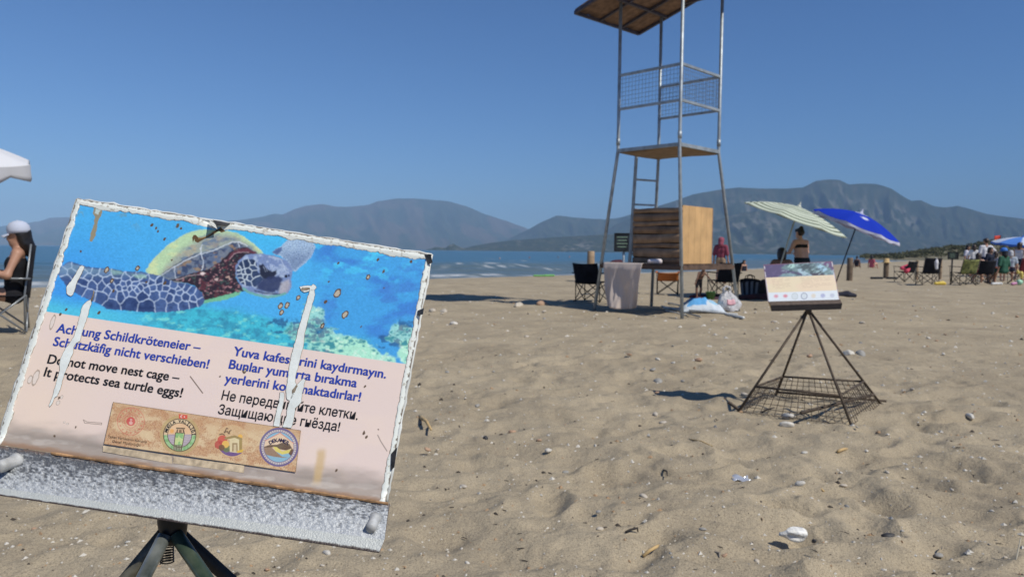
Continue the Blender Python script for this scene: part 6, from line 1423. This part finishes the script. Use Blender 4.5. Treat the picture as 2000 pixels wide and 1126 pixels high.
# small flag beyond the crowd
def flag():
    p = gp_(1953, 46); t = V(1946, 470, 46); o = thing('flag', 'small red and yellow flag flying left of the light blue parasol', 'flag', p)
    mb = MB(); mb.tube([p - [0, 0, 0.1], np.array([p[0], p[1], t[2] + 0.35])], 0.015, 7); mb.build('pole', M_FR, o, True)
    for nm, z0, z1, m_ in (('red_band', 0.10, 0.34, mat('red cloth', (0.55, 0.05, 0.03), 0.8)), ('yellow_band', -0.16, 0.10, mat('yellow cloth', (0.75, 0.45, 0.05), 0.8))):
        mb = MB(); mb.sheet([[(p[0] - x, p[1] + 0.03 * math.sin(x * 12), t[2] + z - 0.1 * x) for x in np.linspace(0, 0.42, 8)] for z in np.linspace(z0, z1, 4)], 0.006); mb.build(nm, m_, o, True)
flag()
# bright green float at the waterline
q = G(1062, 540.5, SEA) + [0, 0, 0.06]; lump('float', 'bright green swimming float lying at the water edge', 'float', [(q + [-0.5, 0, 0], q + [0.1, 0, 0], 0.05, 0.05), (q + [0.1, 0, 0], q + [0.5, 0, 0.02], 0.07, 0.06)], mat('green foam', (0.16, 0.42, 0.12), 0.6), 0.03)
for k, (px, py, col, lab) in enumerate([(1034, 504, (0.5, 0.12, 0.08), 'red-capped swimmer, leftmost head in the water'), (1090, 503, (0.03, 0.03, 0.04), 'dark-haired swimmer between the two red caps'), (1112, 503, (0.5, 0.14, 0.1), 'swimmer in a red cap left of the pale log post'), (976, 506, (0.5, 0.4, 0.34), 'pale-headed swimmer above the breaking wave')]):
    q = G(px, py, SEA); q = np.array([q[0], q[1], SEA])
    o = person(lab, q - [0, 0, 1.44], 1.0 + k, 1.7, 'stand', SKIN, mat('bathing cap', col, 0.6), 0.0, None, 0, (0, 1), None, vox=0.035)

# ------------------------------------------------------------------ pebbles, shells and driftwood
PEB = [mat('white shell', (0.58, 0.55, 0.48), 0.6, var=(30, 0.15), bump=(60, 0.4, 0.004)), mat('cream pebble', (0.48, 0.43, 0.35), 0.7, var=(30, 0.2)), mat('grey pebble', (0.30, 0.29, 0.26), 0.7, var=(30, 0.25)), mat('dark pebble', (0.03, 0.031, 0.034), 0.6, var=(30, 0.4)), mat('tan shell', (0.42, 0.27, 0.17), 0.7, var=(30, 0.2))]
def stone(px, py, wpx, asp, m_, label, name='stone', flat=0.5, seed=1, rz=0.0, rough=0.25, cat='stone', group=None):
    p = onsand(px, py); w = wpx / F * math.hypot(p[0], p[1]); mb = MB(); mb.blob((0, 0, w * flat * asp * 0.02), (w, w * asp * 1.3, w * asp * flat * 1.6), seed, rough, sub=3)
    o = mb.build(name, m_); o.location = [float(a) for a in p]; o.rotation_euler = (0, 0, rz); return tag(o, label, cat, group)
M_BONE = mat('chalky driftwood', (0.72, 0.71, 0.66), 0.75, var=(26, 0.25), bump=(45, 0.9, 0.012))
stone(1550, 1041, 52, 0.42, M_BONE, 'biggest white pitted driftwood chunk on the near sand at right', 'driftwood', 0.75, 3, 0.15, 0.35, 'driftwood')
def wrapper():
    p = onsand(1446, 938); s = 34 / F * math.hypot(p[0], p[1]); g = [[(p[0] + x * s * 0.5, p[1] + y * s * 0.32, p[2] + 0.006 + 0.008 * math.sin(x * 4 + y * 3) + 0.010 * max(0, y)) for x in np.linspace(-1, 1, 9)] for y in np.linspace(-1, 1, 6)]
    mb = MB(); mb.sheet(g, 0.001); tag(mb.build('wrapper', mat('silvery foil', (0.6, 0.63, 0.68), 0.25, 0.4)), 'silvery grey plastic wrapper crumpled on the near sand', 'litter')
wrapper()
for a in [(1121, 863, 22, 0.42, PEB[1], 'pale flat stone beside the smaller white one in mid sand', 2), (1071, 879, 14, 0.55, PEB[0], 'small white stone just left of the pale flat stone', 5), (948, 856, 13, 0.6, PEB[3], 'dark grey pebble right of the leaning stick', 6), (1286, 745, 20, 0.6, PEB[2], 'grey-white stone at the tip of the small sign shadow', 7), (1540, 812, 22, 0.55, PEB[0], 'rounded white shell in front of the cage mesh, upper one', 8), (1537, 829, 23, 0.5, PEB[0], 'rounded white shell in front of the cage mesh, lower one', 9), (1658, 692, 17, 0.8, PEB[0], 'round white shell among sticks beyond the cage', 10), (1682, 693, 20, 0.6, PEB[2], 'grey-green stone beside the round white shell', 11), (1655, 990, 14, 0.6, PEB[2], 'grey pebble with bluish tint on the near rippled sand', 12), (1737, 1048, 22, 0.5, PEB[3], 'black cinder lump on the near sand at right', 13), (1060, 595, 30, 0.5, PEB[4], 'biggest tan block lying in the tower roof shadow', 14), (1014, 597, 26, 0.4, PEB[1], 'pale block left of the biggest tan block', 15), (845, 608, 18, 0.6, PEB[1], 'pale stone right next to the large sign edge', 16), (867, 609, 16, 0.7, PEB[1], 'second pale stone near the large sign edge', 17), (886, 633, 18, 0.6, PEB[0], 'white stone lying alone below the two pale stones', 18), (1590, 1056, 10, 0.6, PEB[3], 'dark clod just right of the white driftwood chunk', 19), (1895, 813, 20, 0.4, PEB[0], 'white shell sliver on the far right mid sand', 20), (912, 1098, 13, 0.5, PEB[0], 'white pebble at the bottom right of the large sign', 21)]:
    stone(a[0], a[1], a[2], a[3], a[4], a[5], 'stone', 0.7, a[6], a[6] * 0.7, 0.2)
M_STRAW = mat('straw stalk', (0.52, 0.36, 0.16), 0.7, var=(20, 0.25)); M_TWIG = mat('dark twig', (0.035, 0.028, 0.022), 0.8, var=(20, 0.5)); M_GTWIG = mat('grey twig', (0.22, 0.19, 0.15), 0.8, var=(20, 0.3))
def stick(a, b_, r, m_, label, lift=0.01, name='stick', bend=0.01):
    p = onsand(*a) + [0, 0, r]; q = onsand(*b_) + [0, 0, r + lift]; mid_ = (p + q) / 2 + np.array([bend, 0, bend * 0.7]); mb = MB(); mb.tube([p, (p + mid_) / 2 + [0, bend * 0.3, 0], mid_, q], [r, r * 1.1, r, r * 0.6], 7)
    return tag(mb.build(name, m_), label, 'stick')
stick((819, 816), (842, 852), 0.010, M_STRAW, 'orange cane stub leaning right beside the large sign', 0.03); stick((1576, 948), (1608, 966), 0.008, M_STRAW, 'split tan reed piece on the rippled near sand'); stick((1636, 884), (1655, 882), 0.008, M_STRAW, 'short pale cane piece between cage and near reed'); stick((1256, 1088), (1286, 1072), 0.006, M_STRAW, 'curved orange leaf stalk near the bottom edge', bend=0.02); stick((1394, 1080), (1405, 1096), 0.004, M_GTWIG, 'pale curved twig near the bottom edge, right of the orange stalk'); stick((1293, 918), (1303, 938), 0.004, M_TWIG, 'upright dark twig curl in the middle sand', 0.02); stick((1222, 1040), (1246, 1042), 0.004, M_TWIG, 'arched dark twig above the orange leaf stalk', 0.005, bend=0.02); stick((1343, 858), (1392, 876), 0.004, M_STRAW, 'long straw blade lying in mid sand left of the cage'); stick((1488, 806), (1512, 800), 0.006, M_TWIG, 'dark stick lying inside the cage mesh')
mb = MB(); q = onsand(1982, 1104); mb.tube([q, q + [0.03, 0.02, 0.09]], [0.0025, 0.0018], 6); tag(mb.build('straw', mat('pale straw stalk', (0.7, 0.62, 0.45), 0.6)), 'thin pale straw sticking up at the right edge', 'straw')

def scatter():
    rs = random.Random(21); protos = []
    for k in range(9):
        mb = MB(); mb.blob((0, 0, 0.12), (1, rs.uniform(0.55, 0.85), rs.uniform(0.35, 0.6)), 100 + k, 0.22, sub=2)
        protos.append((mb.v, mb.f))
    meshes = []
    for k, (v, f) in enumerate(protos):
        for mi in (0, 0, 1, 1, 2, 4):
            mb = MB(); mb.add(v, f, smooth=True); me = bpy.data.meshes.new('pebble'); me.from_pydata(mb.v, [], mb.f); me.polygons.foreach_set('use_smooth', [True] * len(f)); me.materials.append(PEB[mi]); meshes.append(me)
    n_ = 0
    while n_ < 215:
        px = rs.uniform(830, 2000) if rs.random() < 0.93 else rs.uniform(20, 700); py = 585 + (1126 - 585) * rs.random() ** 1.9
        if px < 800 and py < 960: py = rs.uniform(1000, 1126)
        p = onsand(px, py); d = math.hypot(p[0], p[1]); w = min(max(rs.lognormvariate(math.log(0.022), 0.5), 0.008), 0.085) * (0.42 + 1.25 * min(1, d / 10))
        o = bpy.data.objects.new('pebble', meshes[rs.randrange(len(meshes))]); COL.objects.link(o)
        o.location = [float(a) for a in p]; o.scale = (w, w, w); o.rotation_euler = (rs.uniform(-.3, .3), rs.uniform(-.3, .3), rs.uniform(0, 6.28))
        tag(o, 'small pale pebble or shell fragment scattered loose on the open sand', 'pebble', 'pebbles scattered on the sand'); n_ += 1
    tw = []
    for k in range(7):
        mb = MB(); a = rs.uniform(-0.3, 0.3); mb.tube([(-0.5, 0, 0.05), (-0.15, a * 0.4, 0.10), (0.2, a, 0.09), (0.5, a * 0.5, 0.03)], [0.05, 0.065, 0.05, 0.02], 6)
        if k % 2: mb.tube([(0.0, a * 0.6, 0.09), (0.2, a + 0.22, 0.16)], [0.035, 0.015], 5)
        for m_ in (M_TWIG, M_TWIG, M_GTWIG):
            me = bpy.data.meshes.new('twig'); me.from_pydata(mb.v, [], mb.f); me.materials.append(m_); tw.append(me)
    for k in range(85):
        px = rs.uniform(800, 2000); py = 640 + (1126 - 640) * rs.random() ** 0.9
        p = onsand(px, py); d = math.hypot(p[0], p[1]); w = rs.uniform(0.014, 0.042) * (0.6 + 0.5 * min(2, d / 4))
        o = bpy.data.objects.new('twig', tw[rs.randrange(len(tw))]); COL.objects.link(o); o.location = [float(a) for a in p]; o.scale = (w, w, w); o.rotation_euler = (0, rs.uniform(-.2, .2), rs.uniform(0, 6.28))
        tag(o, 'small dark twig bit lying on the open sand', 'twig', 'twig bits scattered on the sand')
    # finer litter than anyone would count
    V_ = []; F_ = []; C_ = []
    for k in range(3900):
        px = rs.uniform(-30, 2030); py = 565 + (1140 - 565) * rs.random() ** 1.5
        p = G(px, py); w = min(0.003 + 0.0028 * rs.expovariate(1.0), 0.013) * (0.5 + 0.85 * min(4, p[1] / 3)); V_.append(p); C_.append((w, rs.random()))
    V_ = np.array(V_); V_[:, 2] = sand_z(V_[:, 0], V_[:, 1])
    mb = MB()
    for p, (w, c) in zip(V_, C_):
        col = np.array([0.56, 0.53, 0.46]) if c < 0.66 else (np.array([0.06, 0.05, 0.04]) if c < 0.80 else np.array([0.36, 0.24, 0.14]))
        a = rs.uniform(0, 6.28); u = np.array([math.cos(a), math.sin(a), 0]) * w; t = np.array([-math.sin(a), math.cos(a), 0]) * w * rs.uniform(0.35, 0.9); h = np.array([0, 0, w * 0.6])
        mb.add([p - u, p + t, p + u * 0.8, p - t * 0.8, p + h], [(0, 1, 4), (1, 2, 4), (2, 3, 4), (3, 0, 4)], 0, col)
    o = mb.build('shell_grit', matc('shell grit', 0.8, 0.2), kind='stuff'); tag(o, 'fine shell grit and plant crumbs strewn over the sand', 'shell grit')
scatter()

# ------------------------------------------------------------------ haze
def haze():
    mb = MB(); h0, h1, w = -4.5, 660, 13500
    mb.box((0, 0, (h0 + h1) / 2), (2 * w, 2 * w, h1 - h0))
    m = bpy.data.materials.new('sea haze'); m.use_nodes = True
    n = m.node_tree.nodes; n.remove(n['Principled BSDF'])
    v = n.new('ShaderNodeVolumePrincipled'); v.inputs['Color'].default_value = (0.45, 0.70, 1.0, 1)
    v.inputs['Density'].default_value = 1.3e-4; v.inputs['Anisotropy'].default_value = -0.3
    m.node_tree.links.new(v.outputs[0], n['Material Output'].inputs['Volume'])
    o = mb.build('haze', m, kind='stuff'); tag(o, 'pale blue sea haze lying between the beach and the far mountains', 'haze')
haze()
